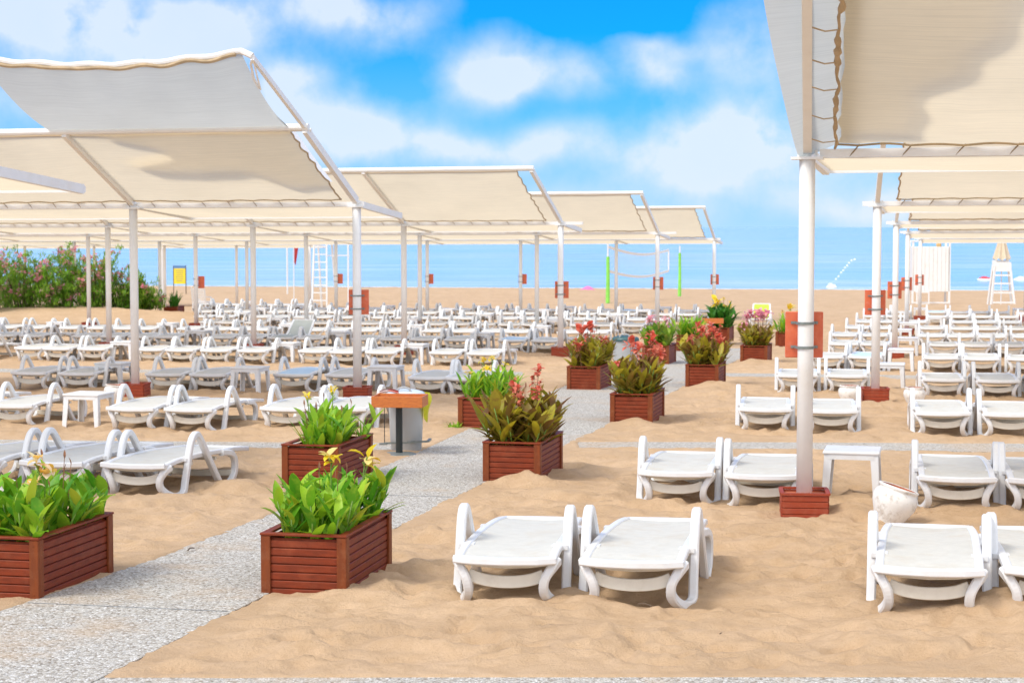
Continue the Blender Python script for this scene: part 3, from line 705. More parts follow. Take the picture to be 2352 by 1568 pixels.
# ------------------------------------------------------------------ shade canopies on white poles
BAY = 3.66; PH = 2.95
def canopy(label, C, nb, side, run=3.0, rise=1.0, flap=False, u_out=5.0, lace=False, detail=True, first_edge=0.0, frontdir=None, stub=.5, patch=None, downback=.10, edgehem=True):
    U = -D2 if side < 0 else D2
    V = -D1 if frontdir is None else frontdir
    t = thing('shade_canopy', label, 'canopy', (C[0], C[1], gz0(C[0], C[1])), 0, 'cream shade canopies on white poles')
    org = Vector((C[0], C[1], gz0(C[0], C[1])))
    def W(u, v, h):
        p = Vector((C[0], C[1], 0)) + U * u + (V if v > 0 else -D1) * v
        return Vector((p.x, p.y, gz0(p.x, p.y) + h)) - org
    L = (nb - 1) * BAY + u_out
    for i in range(nb):
        u = i * BAY; mb = MB()
        mb.tube([W(u, 0, .0), W(u, 0, PH)], .066, 16)
        po = mb.obj('pole', M['pole'], t, smooth=False)
        for pl in po.data.polygons: pl.use_smooth = len(pl.vertices) == 4
        q = MB(); c = W(u, 0, PH + .01)
        Mx = Matrix.Translation(c) @ Matrix.Rotation(-TH, 4, 'Z')
        q.box((0, 0, 0), (.26, .16, .022), Mx)
        for s in (-1, 1): q.tube([Mx @ Vector((s * .07, 0, 0)), Mx @ Vector((s * .07, 0, .09))], .012, 6)
        q.obj('cap_plate', M['pole'], po)
        r = MB()
        r.bar(W(u, 0.02, PH + .10), W(u, run, PH + .10 + rise), .07, .11)
        if flap and i == 0:
            r.bar(W(u, run, PH + .13 + rise), W(u, 4.3, PH + 1.80), .05, .07)
            r.tube([W(u, 4.28, PH + 1.80), W(u + .1, 4.1, PH + 1.74), W(u + .14, 3.9, PH + 1.58), W(u + .12, 3.75, PH + 1.46)], .02, 6)
            r.tube([W(u, 4.28, PH + 1.80), W(u + .05, 4.0, PH + 1.58), W(u + .10, 3.75, PH + 1.44)], .014, 6)
        r.obj('rafter', M['pole'], t)
        r = MB(); r.bar(W(u, -.02, PH + .06), W(u, -2.3, PH + .03 - downback), .06, .10); r.obj('back_arm', M['pole'], t)
    b = MB(); b.bar(W(-stub, -.03, PH + .05), W(L, -.03, PH + .05), .07, .07); b.obj('main_beam', M['pole'], t)
    b = MB(); b.tube([W(-.05, run, PH + .13 + rise), W(L, run, PH + .13 + rise)], .05, 10)
    b.tube([W(-.05, run - .12, PH + .10 + rise), W(L, run - .12, PH + .10 + rise)], .025, 6); b.obj('front_beam', M['pole'], t)
    b = MB(); b.bar(W(-.03, -2.3, PH + .03 - downback), W(L, -2.3, PH + .03 - downback), .06, .07); b.obj('rear_beam', M['pole'], t)
    # cloth: sloping front sheet with an uneven laced edge near the pole line, flat rear sheet
    e0 = first_edge
    nU = int(L / .17)
    rng = random.Random(int(C[1] * 7))
    def sc_(u, per, amp): return amp * abs(math.sin(math.pi * u / per))
    def mk(name, fn, nu, nv, m, par, su, sv):
        g = MB(); g.grid(fn, nu, nv); me_ = g.mesh(name, m, smooth=True)
        uv = me_.uv_layers.new(name='UVMap')
        co = [(i / nu * su, j / nv * sv) for i in range(nu + 1) for j in range(nv + 1)]
        for lp in me_.loops: uv.data[lp.index].uv = co[lp.vertex_index]
        return link(name, me_, par)
    def front(a, bb):
        u = e0 + .12 + (L - e0 - .12) * a
        ed = .02 + sc_(u, .42, .034) + .02 * mnoise.noise(Vector((u * 3, C[1], 0)))
        v = ed + (run - .06 - ed) * bb
        if a == 0: u += .03 * mnoise.noise(Vector((bb * 14, C[1], 3))) + .05 * abs(math.sin(bb * math.pi * 7)) * .55
        fr = (u % BAY) / BAY
        sag = .09 * math.sin(math.pi * fr) * math.sin(math.pi * bb) + .015 * mnoise.noise(Vector((u * 1.2, v * 1.5, C[1])))
        return W(u, v, PH + .11 + rise * v / run - sag * .9)
    mk('front_cloth', front, nU, 20, M['cloth'], t, L, run)
    def rear(a, bb):
        u = .05 + (L - .05) * a
        ed = .05 + sc_(u, .42, .02)
        v = -ed - (2.2 - ed) * bb
        fr = (u % BAY) / BAY
        return W(u, v, PH + .015 - downback * (-v / 2.3) - .06 * math.sin(math.pi * fr) * math.sin(math.pi * bb))
    mk('rear_cloth', rear, nU, 10, M['cloth'], t, L, 2.3)
    if lace:
        h = MB()
        pts = [front(a, 0) + Vector((0, 0, -.012)) for a in np.linspace(0, 1, nU * 2)]
        h.tube(pts, .010 if detail else .014, 6)
        h.obj('hem', M['hem'], t)
        h = MB(); u = .42
        while u < L:
            a = (u - e0 - .12) / (L - e0 - .12)
            if a > 0: h = MB(); h.tube([front(a, 0), W(u - .08, 0.0, PH + .02)], .006, 4); h.obj('lacing', M['rope'], t)
            u += .42
    else:
        h = MB(); pts = [front(a, 0) + Vector((0, 0, -.012)) for a in np.linspace(0, 1, nU)]
        h.tube(pts, .016, 5); h.obj('hem', M['hem'], t)
    if edgehem:
        h = MB(); pts = [front(0, bb) + Vector((0, 0, -.012)) for bb in np.linspace(0, 1, 60)]
        h.tube(pts, .013, 5); h.obj('side_hem', M['hem'], t)
    return t, W, mk
GC = []
SL = [(-2.36, 28.5), (1.09, 42.0), (4.31, 55.5), (7.45, 69.0)]
t1, W1, mk1 = canopy('large shade canopy on the left with a raised grey flap above it', SL[0], 3, -1, run=2.3, rise=.92, flap=True, lace=True, first_edge=.1, stub=.12, u_out=2.6)
# raised grey flap over the first bay
def flapfn(a, b):
    u = .16 + 3.72 * a + (.10 * (1 - b) if a == 0 else 0); v = 2.30 + 1.98 * b
    sag = .10 * math.sin(math.pi * a) * b * 1.2 + .10 * math.sin(math.pi * b) + .012 * math.sin(a * 34 + b * 4) * b
    return W1(u, v, PH + .13 + .92 + .82 * (v - 2.3) / 2.0 - sag)
fl = mk1('raised_flap', flapfn, 50, 16, M['cloth_grey'], t1, 3.5, 2.0)
h = MB(); pts = [flapfn(a, 1.0) + Vector((0, 0, .02)) for a in np.linspace(0, 1, 60)] + [W1(3.7 + i * .5, 4.28, PH + 1.80 + .05 * i) for i in range(5)]
h.tube([W1(0, 4.3, PH + 1.82)] + pts, .042, 8); h.obj('flap_beam', M['pole'], t1)
h = MB(); rg = random.Random(5); h.tube([flapfn(a, 1.0) + Vector((0, -.03, -.03 + .012 * math.sin(a * 40))) for a in np.linspace(0.02, 1, 60)], .03, 6); h.obj('rolled_edge', M['hem'], t1)
# cloth layer added on the front sheet to shade a grey patch, ragged-rimmed
def over1(a, b):
    v0 = .38 + .62 * min(1, max(0, (a - .22) * 5)) + .10 * mnoise.noise(Vector((a * 6, 1, 0))); v = v0 + (2.22 - v0) * b
    u = .25 + (2.6 + .75 * mnoise.noise(Vector((b * 2.6, 4, 0))) + .16 * math.sin(b * 9)) * a
    return W1(u, v, PH + .22 + .92 * v / 2.3 - .06 * math.sin(math.pi * min(1, (u % BAY) / BAY)) * math.sin(math.pi * b))
mk1('added_shade_layer', over1, 24, 12, M['cloth_shade_layer'], t1, 2.5, 1.8)
canopy('second shade canopy back on the left, with a straight sloping roof', SL[1], 5, -1, lace=True, first_edge=.2, stub=.5)
canopy('third shade canopy back on the left of the path', SL[2], 7, -1, first_edge=.2, stub=.55)
canopy('fourth and smallest shade canopy back on the left, against the sea', SL[3], 8, -1, first_edge=.2, stub=.22)
canopy('far low shade canopy behind the oleander bushes', (-9.5, 88), 5, -1, first_edge=.1, stub=.3, run=2.4, rise=.3)
canopy('nearest left canopy, only its laced white arm reaching into the picture', (-5.05, 17.5), 1, -1, lace=False, first_edge=.2, stub=.0, u_out=2.0)
h = MB()
SR = [(2.42, 15.4), (5.49, 28.2), (8.48, 41.4), (11.4, 54.0), (14.6, 67.0)]
fd = Vector((-0.162, -1, 0)).normalized()
tR, WR, mkR = canopy('nearest shade canopy on the right, filling the upper corner', SR[0], 2, 1, lace=True, first_edge=.12, frontdir=fd, stub=-.10, u_out=2.5, downback=.0, edgehem=False)
def outer(a, b):
    u = -.05 - .28 * b ** .7 + (.42 + .28 * b ** .7) * a; v = -.05 + 3.0 * b
    return WR(u, v, PH + .185 + 1.0 * max(0, v) / 3.0 + .02 * math.sin(6 * b) - .18 * (1 - a) * (1 - b))
mkR('edge_cloth', outer, 6, 24, M['cloth_grey'], tR, .6, 3.0)
def overR(a, b):
    v = .14 + 2.8 * b
    u = .22 + (.62 + .30 * max(0, min(1, (b - .34) * 12)) + .08 * mnoise.noise(Vector((b * 9, 2, 0))) + .22 * max(0, min(1, (b - .55) * 14))) * a
    return WR(u, v, PH + .215 + 1.0 * v / 3.0 - .05 * math.sin(math.pi * b) * a)
mkR('added_shade_layer', overR, 14, 30, M['cloth_shade_layer'], tR, .8, 2.8)  # added cloth sheet that shades a grey strip of this canopy
h = MB(); rg = random.Random(12)
edge = [WR(.22 + .03 * mnoise.noise(Vector((b * 11, 5, 0))), .12 + 2.8 * b, PH + .06 + 1.0 * b * .96 + .02) for b in np.linspace(0, 1, 50)]
h.tube(edge, [.010 + .034 * abs(mnoise.noise(Vector((i * .35, 9, 0)))) for i in range(50)], 6); h.obj('rolled_edge', M['hem'], tR)
for b in (.06, .22, .40, .56, .74): 
    h = MB(); p = WR(.22, .12 + 2.8 * b, PH + .07 + .96 * b); q = WR(.03, .14 + 2.8 * b, PH + .09 + .96 * b); h.strap([p, (p + q) / 2 + Vector((0, 0, -.02)), q], .016, .004, side=(0, 1, 0)); h.obj('tie_strap', M['hem'], tR)
canopy('second shade canopy on the right, behind the nearest one', SR[1], 2, 1, lace=True, first_edge=.16, frontdir=fd, stub=.22, downback=.03)
canopy('third shade canopy on the right, low behind two others', SR[2], 2, 1, first_edge=.16, frontdir=fd, stub=.22, downback=.03)
canopy('fourth shade canopy on the right', SR[3], 2, 1, first_edge=.16, frontdir=fd, stub=.22, u_out=4)
canopy('farthest shade canopy on the right, before the white cabin', SR[4], 2, 1, first_edge=.16, frontdir=fd, stub=.22, u_out=3)

# red-brown boxes round the pole feet, orange boards strapped to some poles
def polebox(x, y, label):
    t = thing('pole_box', label, 'wooden box', (x, y, gz0(x, y)), -R(6), 'small red wooden boxes round the pole feet')
    for k in range(4):
        mb = MB(); a = k * math.pi / 2
        for j in range(4): 
            Mx = Matrix.Rotation(a, 4, 'Z'); mb.box((0, -.185, .025 + j * .052), (.37 if k % 2 == 0 else .348, .020, .048), Mx)
        mb.obj('side_panel', M['wood_box'], t, bevel=.004)
    mb = MB()
    for k in range(4):
        a = k * math.pi / 2; Mx = Matrix.Rotation(a, 4, 'Z'); mb.box((0, -.188, .218), (.395 if k % 2 == 0 else .33, .034, .018), Mx)
    mb.obj('rim', M['wood_box'], t)
    mb = MB(); mb.box((0, 0, .09), (.34, .34, .2)); mb.obj('fill', M['terracotta'], t)
    return t
def poleboard(x, y, label, dxo=0.0, width=.31):
    t = thing('pole_board', label, 'board', (x + dxo, y + .085, gz0(x, y) + 1.51), -R(4), 'orange boards strapped to canopy poles')
    mb = MB(); mb.box((0, .0, 0), (width, .022, .38)); mb.obj('board', M['board'], t, bevel=.006)
    for z in (.10, -.10):
        s = MB(); c = Vector((-dxo, -.085, z))
        s.strap([c + Vector((math.cos(a) * .073, math.sin(a) * .073, 0)) for a in np.linspace(math.pi * 2, math.pi, 13)], .011, .004, side=(0, 0, 1))
        for sg in (-1, 1): s.box((c.x + sg * .088, c.y + .068, z), (.045, .010, .022))
        for sg in (-1, 1): s.tube([(c.x + sg * .098, c.y + .045, z), (c.x + sg * .098, c.y + .07, z)], .007, 6)
        s.obj('clamp', M['steel'], t)
    return t
def poles(C, nb, side):
    U = -D2 if side < 0 else D2
    return [(C[0] + U.x * BAY * i, C[1] + U.y * BAY * i) for i in range(nb)]
rowsL = ['nearest left', 'second left', 'third left', 'fourth left']; rowsR = ['nearest right', 'second right', 'third right', 'fourth right', 'fifth right']
for C, nb, nm in zip(SL, (3, 5, 7, 8), rowsL):
    if nm in ('fourth left',): continue
    for i, (x, y) in enumerate(poles(C, nb, -1)):
        if abs(x) > .2735 * y + .5: continue
        polebox(x, y, f'red wooden box round the {ordn[i]} pole from the path of the {nm} canopy'); keepout.append((x, y, .55))
for C, nb, nm in zip(SR, (1, 1, 1, 1, 2), rowsR):
    for i, (x, y) in enumerate(poles(C, nb, 1)):
        polebox(x, y, f'red wooden box round the {ordn[i]} pole from the path of the {nm} canopy'); keepout.append((x, y, .55))
for C, nm in zip(SR, rowsR): poleboard(C[0], C[1], f'orange board clamped to the corner pole of the {nm} canopy')
for C, nm in zip(SL, rowsL): poleboard(C[0], C[1], f'orange board clamped to the corner pole of the {nm} canopy', .03 if nm != 'nearest left' else .02)
pl3 = poles(SL[2], 7, -1); pl4 = poles(SL[3], 8, -1)
poleboard(*pl3[4], 'orange board sticking out right of the pole beside the yellow notice', .16, .2)
poleboard(*pl4[3], 'orange board on the far left pole in front of the sea, fourth from the path', .08)
poleboard(*pl4[4], 'orange board on the far pole right of the white ladder tower', .10)
poleboard(*pl4[2], 'small orange board on the third far left pole', .08)

# ------------------------------------------------------------------ planters
PWD, PLN, PHT = .56, 1.10, .40
def make_planter():
    t = thing('planter_box', 'x', 'planter')
    hw, hl = PWD / 2, PLN / 2
    for k in range(4):
        mb = MB(); Mx = Matrix.Rotation(k * math.pi / 2, 4, 'Z'); wd, off = (PWD, hl) if k % 2 == 0 else (PLN, hw)
        for j in range(7):
            mb.box((0, -off + .022, .034 + j * .0515), (wd - .085, .018, .0465), Mx)
        mb.box((0, -off + .034, .20), (wd - .06, .008, .36), Mx)
        mb.obj('side_panel', M['wood'], t, bevel=.005)
    for i in (-1, 1):
        for j in (-1, 1):
            mb = MB(); mb.box((i * (hw - .030), j * (hl - .007), .198), (.062, .016, .396)); mb.box((i * (hw - .006), j * (hl - .046), .198), (.016, .060, .396))
            for z in (.05, .36): mb.box((i * (hw - .030), j * (hl + .0015), z), (.008, .004, .008))
            mb.obj('corner_post', M['wood_post'], t, bevel=.003)
    mb = MB()
    for k in range(4):
        Mx = Matrix.Rotation(k * math.pi / 2, 4, 'Z'); wd, off = (PWD, hl) if k % 2 == 0 else (PLN, hw)
        mb.box((0, -off + .022, .405), (wd + .012 if k % 2 == 0 else wd - .085, .056, .016), Mx)
    mb.obj('rim', M['wood'], t, bevel=.003)
    mb = MB(); mb.grid(lambda u, v: (-hw + .045 + (PWD - .09) * u, -hl + .045 + (PLN - .09) * v, .345 + .02 * mnoise.noise(Vector((u * 5, v * 9, 1)))), 8, 14)
    mb.obj('soil', M['soil'], t)
    remember(t); return t
PL = [make_planter(), False]
def leaf(mb, base, az_, tilt, length, width, curl, fold=.25, nseg=6):
    d = Vector((math.cos(az_), math.sin(az_), 0)); s = Vector((-math.sin(az_), math.cos(az_), 0))
    p = Vector(base); ang = tilt; vs = []
    for i in range(nseg + 1):
        t = i / nseg
        wv = width * (math.sin(math.pi * min(1, (t * .96 + .04)) ** .8) ** .75) * .5 if t < 1 else 0.0005
        if i == 0: wv = width * .10
        up = Vector((0, 0, 1)); tan = d * math.sin(ang) + up * math.cos(ang); nrm = -d * math.cos(ang) + up * math.sin(ang)
        vs += [p - s * wv + nrm * (wv * fold), p.copy(), p + s * wv + nrm * (wv * fold)]
        p = p + tan * (length / nseg); ang += curl / nseg
    fs = []
    for i in range(nseg):
        a = i * 3; fs += [(a, a + 1, a + 4, a + 3), (a + 1, a + 2, a + 5, a + 4)]
    mb.add(vs, fs)
def bloom(mb, c, r, rng, n=7):
    for _ in range(n):
        az_ = rng.uniform(0, 6.28); leaf(mb, Vector(c) + Vector((rng.uniform(-1, 1), rng.uniform(-1, 1), rng.uniform(-1, 1))) * r * .3, az_, rng.uniform(.2, 1.7), r * rng.uniform(.8, 1.3), r * rng.uniform(.45, .8), rng.uniform(.4, 1.6), .3, 4)
def canna(seed, parent_loc, rz, label, leafm, petm, h=.42, nst=26, nlv=5, flowers=(), lw=.095, ll=.26, spike=True, spread=1.0, thin=False, loc_z=.34, dry=True):
    rng = random.Random(seed)
    t = thing('canna_clump', label, 'flowers', parent_loc, rz, 'canna plants growing in the wooden planters')
    hw, hl = (PWD / 2 - .07) * spread, (PLN / 2 - .08)
    lv = MB(); st = MB()
    for k in range(nst):
        bx, by = rng.uniform(-hw, hw), rng.uniform(-hl, hl); H = h * rng.uniform(.55, 1.05)
        lean = Vector((bx * .5 + rng.uniform(-.07, .07), by * .18 + rng.uniform(-.06, .06), 0))
        top = Vector((bx, by, loc_z)) + lean * (H / .4) + Vector((0, 0, H * .75))
        base = Vector((bx, by, loc_z - .03)); st.tube([base, (base + top) / 2 + Vector((rng.uniform(-.01, .01), 0, 0)), top], [.009, .008, .005], 5)
        a0 = rng.uniform(0, 6.28)
        for i in range(nlv):
            f = (i + .3) / nlv; p = base.lerp(top, f * .95 + .02)
            a = a0 + i * 2.4 + rng.uniform(-.4, .4)
            tl = rng.uniform(.12, .55) + .25 * (1 - f) + (.25 * rng.random() if leafm is not M['leaf_green'] else .1 * rng.random())
            leaf(lv, p, a, tl, ll * rng.uniform(.75, 1.2) * (1.1 - .25 * f), lw * rng.uniform(.7, 1.15), rng.uniform(.0, .95), rng.uniform(.1, .5))
        if thin:
            for i in range(8): leaf(lv, base, rng.uniform(0, 6.28), rng.uniform(.1, .6), h * rng.uniform(.6, 1), .022, rng.uniform(.1, .7), .3, 4)
    lv.obj('leaves', leafm, t, smooth=True); st.obj('stems', M['stem'], t, smooth=True)
    for (fx, fy, fz, fr) in flowers:
        fr = fr * (1.9 if spike else 1.2); fl_ = MB(); top = Vector((fx, fy, fz - (.06 if spike else .02)))
        sm = MB(); sm.tube([Vector((fx * .7, fy * .8, loc_z)), Vector((fx * .9, fy * .9, (fz + loc_z) / 2)), top], [.007, .006, .004], 5)
        for i in range(3): sm.tube([top + Vector((0, 0, -.02 - i * .03)), top + Vector((rng.uniform(-.04, .04), rng.uniform(-.04, .04), rng.uniform(-.01, .05) - i * .03))], [.004, .006], 4)
        bloom(fl_, top, fr, rng, 8 if fr > .05 else 6)
        if spike: bloom(fl_, top + Vector((rng.uniform(-.03, .03), rng.uniform(-.03, .03), -.06)), fr * .8, rng, 5); bloom(fl_, top + Vector((rng.uniform(-.03, .03), 0, .05)), fr * .5, rng, 4)
        f_ = fl_.obj('flower', petm, t, smooth=True); sm.obj('flower_stalk', M['stem_dry'] if spike and leafm == M['leaf_bronze'] else M['stem'], f_)
    if spike and flowers:
        for _ in range(4):
            x, y = rng.uniform(-hw, hw) * 1.1, rng.uniform(-hl, hl); z = loc_z + h * rng.uniform(.85, 1.2)
            fl_ = MB(); bloom(fl_, (x, y, z), .055, rng, 7); bloom(fl_, (x + rng.uniform(-.04, .04), y, z - .05), .045, rng, 5); f_ = fl_.obj('flower', petm, t, smooth=True)
            sm = MB(); sm.tube([(x * .8, y * .8, loc_z + .1), (x, y, z)], [.006, .004], 4); sm.obj('flower_stalk', M['stem_dry'], f_)
    if dry:
        for _ in range(7):
            x, y = rng.uniform(-hw, hw), rng.uniform(-hl, hl); z = loc_z + h * rng.uniform(.85, 1.2)
            sm = MB(); sm.tube([(x * .8, y * .8, loc_z), (x, y, z)], [.004, .003], 4); leaf(sm, (x, y, z - .02), rng.uniform(0, 6), rng.uniform(0, .4), .06, .018, .3, .3, 3); sm.obj('dry_spike', M['stem_dry'], t)
    return t
def put_planter(nrx, nry, label, yaw=TH):
    global PL
    c = P(nrx, nry); dl = Vector((math.sin(yaw), math.cos(yaw), 0)); dw = Vector((math.cos(yaw), -math.sin(yaw), 0))
    c = c - dw * (PWD / 2) + dl * (PLN / 2); c.z = gz0(c.x, c.y) - .005
    if not PL[1]: o = PL[0]; o.location = c; o.rotation_euler = (0, 0, -yaw); o['label'] = label; PL[1] = True; o['group'] = 'slatted wooden planters along the paved path'
    else: o = dup(PL[0], c, -yaw, label, 'slatted wooden planters along the paved path')
    keepout.append((c.x, c.y, .95))
    return c, -yaw
Y_ = M['petal_yellow']; C_ = M['petal_cream']; R_ = M['petal_red']; K_ = M['petal_pink']
c, a = put_planter(795, 1373, 'nearest slatted wooden planter, whole in the foreground by the path', R(11.5))
canna(11, c, a, 'bright green cannas with two yellow blooms in the nearest whole planter', M['leaf_green'], Y_, .40, 44, 6, [(.06, -.14, .86, .085), (.22, .10, .82, .09)], lw=.078, ll=.235, spike=False)
c, a = put_planter(89, 1380, 'wooden planter cut off by the left frame edge in the foreground', R(12.5))
canna(12, c, a, 'green cannas with cream and yellow blooms in the planter at the left edge', M['leaf_green'], C_, .40, 46, 6, [(.20, -.36, .86, .075), (.22, -.32, .80, .075), (.17, -.40, .74, .06)], lw=.08, ll=.225, spike=False)
c, a = put_planter(777, 1119, 'second wooden planter back on the left of the path, by the bin', R(13))
canna(13, c, a, 'green cannas with two small yellow blooms in the second planter back', M['leaf_green'], Y_, .40, 32, 5, [(.08, -.1, .90, .05), (-.14, -.2, .84, .05)], lw=.075, ll=.24, spike=False, thin=True)
c, a = put_planter(1240, 1112, 'wooden planter on the right of the path with sand blown against its front', R(13))
canna(14, c, a, 'bushy bronze cannas with coral flower spikes in the planter right of the bin', M['leaf_bronze'], R_, .52, 66, 7, [(-.2, -.3, .76, .045), (-.12, .1, .96, .04), (0, -.2, .86, .04), (.08, .3, 1.10, .035), (.16, -.1, .92, .045), (-.24, -.1, .72, .04)], lw=.10, ll=.28)
c, a = put_planter(1150, 986, 'wooden planter half hidden behind the bronze canna planter', R(13))
canna(15, c, a, 'green plants crowded with yellow blooms behind the bronze cannas', M['leaf_green'], Y_, .42, 30, 5, [(-.2, -.3, .72, .06), (-.1, .1, .84, .07), (.02, -.2, .78, .07), (.15, .2, .80, .06), (-.05, .35, .86, .06)], lw=.06, ll=.26, spike=False, thin=True, dry=False)
c, a = put_planter(1498, 975, 'wooden planter right of the path holding the tallest coral cannas', R(13))
canna(16, c, a, 'tall dark cannas with bright coral flower heads, middle of the path', M['leaf_bronze'], R_, .56, 56, 7, [(-.22, -.3, .80, .06), (-.1, 0, 1.12, .06), (.02, -.2, 1.05, .06), (.14, .2, 1.15, .07), (.24, .1, .98, .07), (.22, .35, 1.0, .06)], lw=.09, ll=.28)
c, a = put_planter(1378, 897, 'wooden planter left of the path below the reddest blooms', R(13))
canna(17, c, a, 'dark olive cannas topped by a few red blooms, left of the path', M['leaf_bronze'], R_, .54, 52, 7, [(-.1, -.2, 1.06, .08), (.03, -.1, 1.08, .08), (-.1, -.4, .78, .06), (.22, .2, .86, .06)], lw=.09, ll=.28)
c, a = put_planter(1650, 892, 'wooden planter right of the path with many small coral blooms', R(13))
canna(18, c, a, 'olive cannas covered in many small coral blooms, right of the path', M['leaf_bronze'], R_, .56, 54, 7, [(-.24 + .075 * i, -.35 + .1 * (i * 7 % 8), .84 + .3 * ((i * 5) % 7) / 7, .06) for i in range(8)], lw=.09, ll=.28)
c, a = put_planter(1536, 838, 'wooden planter partly hidden by tall coral cannas, left of the path', R(13))
canna(19, c, a, 'yellow-green cannas with a pale pink bloom, left of the path', M['leaf_mid'], K_, .52, 46, 6, [(-.2, 0, 1.0, .07), (.1, .2, .98, .05)], lw=.10, ll=.30)
c, a = put_planter(1607, 808, 'wooden planter of plain green leaves far left of the path', R(13))
canna(20, c, a, 'light green upright leaves without blooms in the far left planter', M['leaf_green'], Y_, .52, 26, 5, [], lw=.06, ll=.32, thin=True, dry=False)
c, a = put_planter(1675, 787, 'wooden planter of dark green leaves at the far end of the path', R(13))
canna(21, c, a, 'large dark green cannas with an orange yellow bloom at the path end', M['leaf_dark'], Y_, .72, 36, 6, [(-.12, -.1, 1.1, .11), (.22, 0, 1.0, .06)], lw=.14, ll=.36)
c, a = put_planter(1762, 838, 'wooden planter right of the path below the pink blooms', R(13))
canna(22, c, a, 'olive cannas under a crown of pink blooms, far right of the path', M['leaf_bronze'], K_, .54, 48, 7, [(-.2 + .08 * i, -.1 + .06 * i, 1.04 + .05 * (i % 2), .075) for i in range(6)] + [(-.24, -.3, .84, .06)], lw=.09, ll=.26)
c, a = put_planter(1833, 800, 'wooden planter beside the nearest red board, far right of the path', R(13))
canna(23, c, a, 'bright green cannas with an orange bloom beside the nearest red board', M['leaf_green'], Y_, .50, 26, 5, [(.05, 0, 1.05, .08)], lw=.07, ll=.28, thin=True)
c, a = put_planter(408, 727, 'single wooden planter beside the oleander bushes', R(4))
yu = thing('agave_plant', 'grey green spiky plant standing in the planter by the oleanders', 'plant', c, a)
mb = MB(); rg = random.Random(4)
for _ in range(46): leaf(mb, (rg.uniform(-.1, .1), rg.uniform(-.3, .3), .34), rg.uniform(0, 6.28), rg.uniform(.05, .8), rg.uniform(.4, .75), .06, rg.uniform(0, .5), .4, 5)
mb.obj('leaves', M['leaf_dark'], yu, smooth=True)
# tuft of weed at a planter's foot
wd = thing('weed_tuft', 'small green weed in the sand beside the yellow flowered planter', 'weed', P(1042, 985)); mb = MB()
for _ in range(60): leaf(mb, (rg.uniform(-.08, .08), rg.uniform(-.08, .08), 0), rg.uniform(0, 6.28), rg.uniform(.1, 1.1), rg.uniform(.05, .13), .016, .5, .3, 3)
mb.obj('leaves', M['leaf_green'], wd)

# ------------------------------------------------------------------ bins, tray stands, pots
def bin_(px, py, label, lidm, bag=True, s=1.0):
    p = P(px, py); t = thing('pedal_bin', label, 'bin', p, R(-8)); t.scale = (s, s, s)
    mb = MB(); mb.lathe([(.0, 0.0), (.165, 0), (.172, .02), (.176, .12), (.18, .125), (.188, .35), (.20, .60), (.203, .62)], 36); o = mb.obj('body', M['grey_plastic'], t, smooth=True)
    for v in o.data.vertices: v.co.x *= 1.0; v.co.y *= .85
    mb = MB(); mb.lathe([(.214, .612), (.218, .63), (.214, .655), (.19, .672), (.13, .69), (.05, .70), (0.001, .702)], 36)
    o = mb.obj('lid', lidm, t, smooth=True)
    for v in o.data.vertices: v.co.y *= .88
    h = MB(); h.tube([(-.08, -.12, .675), (-.06, -.12, .715), (0, -.12, .73), (.06, -.12, .715), (.08, -.12, .675)], .012, 6); h.obj('lid_handle', M['grey_plastic'], o)
    mb = MB(); mb.bar((-.22, -.16, .105), (.27, -.12, .13), .02, .022); mb.bar((.27, -.12, .13), (.27, .02, .14), .03, .02); mb.box((-.225, -.17, .10), (.08, .06, .02)); mb.obj('pedal', M['steel'], t)
    mb = MB(); mb.tube([(-.215, -.15, .10), (-.215, -.15, .62)], .005, 5); mb.obj('pull_rod', M['black'], t)
    if bag:
        mb = MB(); n = 40
        def f(u, v):
            a = -1.9 + u * 3.4; dr = .02 + .028 * math.sin(u * 19 + 1) * v + .02 * mnoise.noise(Vector((u * 8, v * 3, 0)))
            ln = .06 + .27 * math.exp(-((u - .62) / .2) ** 2); dr += .05 * math.exp(-((u - .66) / .2) ** 2) * math.sin(math.pi * min(1, v + .25))
            return (math.cos(a) * (.212 + dr), math.sin(a) * (.212 + dr) * .88, .655 - v * ln)
        mb.grid(f, 44, 7); mb.obj('bag_rim', M['bag'], t, smooth=True)
    keepout.append((p.x, p.y, .6)); return t
bin_(933, 1036, 'grey pedal bin with yellow bag hanging over its rim', M['lid'])
def tray(px, py, label):
    p = P(px, py); t = thing('tray_stand', label, 'tray stand', p, R(-7))
    mb = MB(); mb.lathe([(0.0, 0), (.19, 0), (.195, .012), (.17, .028), (.06, .036), (0.0, .038)], 36); mb.obj('base', M['steel'], t, smooth=True)
    mb = MB(); mb.tube([(0, 0, .03), (0, 0, .545)], .038, 16); mb.obj('post', M['black'], t)
    mb = MB(); mb.box((.01, 0, .552), (.53, .36, .012))
    for s in (-1, 1): mb.box((.01, s * .187, .605), (.56, .018, .12)); mb.box((.01 + s * .271, 0, .6045), (.018, .356, .117))
    mb.obj('tray', M['tray'], t, bevel=.003)
    keepout.append((p.x, p.y, .5)); return t
tray(917, 1046, 'orange wooden tray on a black post with round base, before the grey bin')
bt = thing('litter_bundle', 'folded coloured paper pushed behind the tray by the bin', 'paper', P(917, 1046) + Vector((-.22, .22, .66)))
mb = MB(); mb.grid(lambda u, v: (-.04 + .24 * u, .1 * v, .03 * math.sin(u * 3) + .02 * math.sin(v * 5)), 6, 4); mb.grid(lambda u, v: (-.02 + .22 * u, .1 * v, .012 + .03 * math.sin(u * 3) + .02 * math.sin(v * 5 + 1)), 6, 4)
mb.obj('sheets', mat('paper', (.75, .75, .72), .7, 0, 9, col2=(.65, .12, .08)), bt)
bin_(1436, 872, 'pale bin with dark lid half hidden behind the coral cannas', M['teal'], False, 1.15)
tray(1636, 790, 'far orange tray stand in front of the dark green cannas')
bin_(1643, 783, 'small bin behind the far orange tray stand', M['lid'], True)
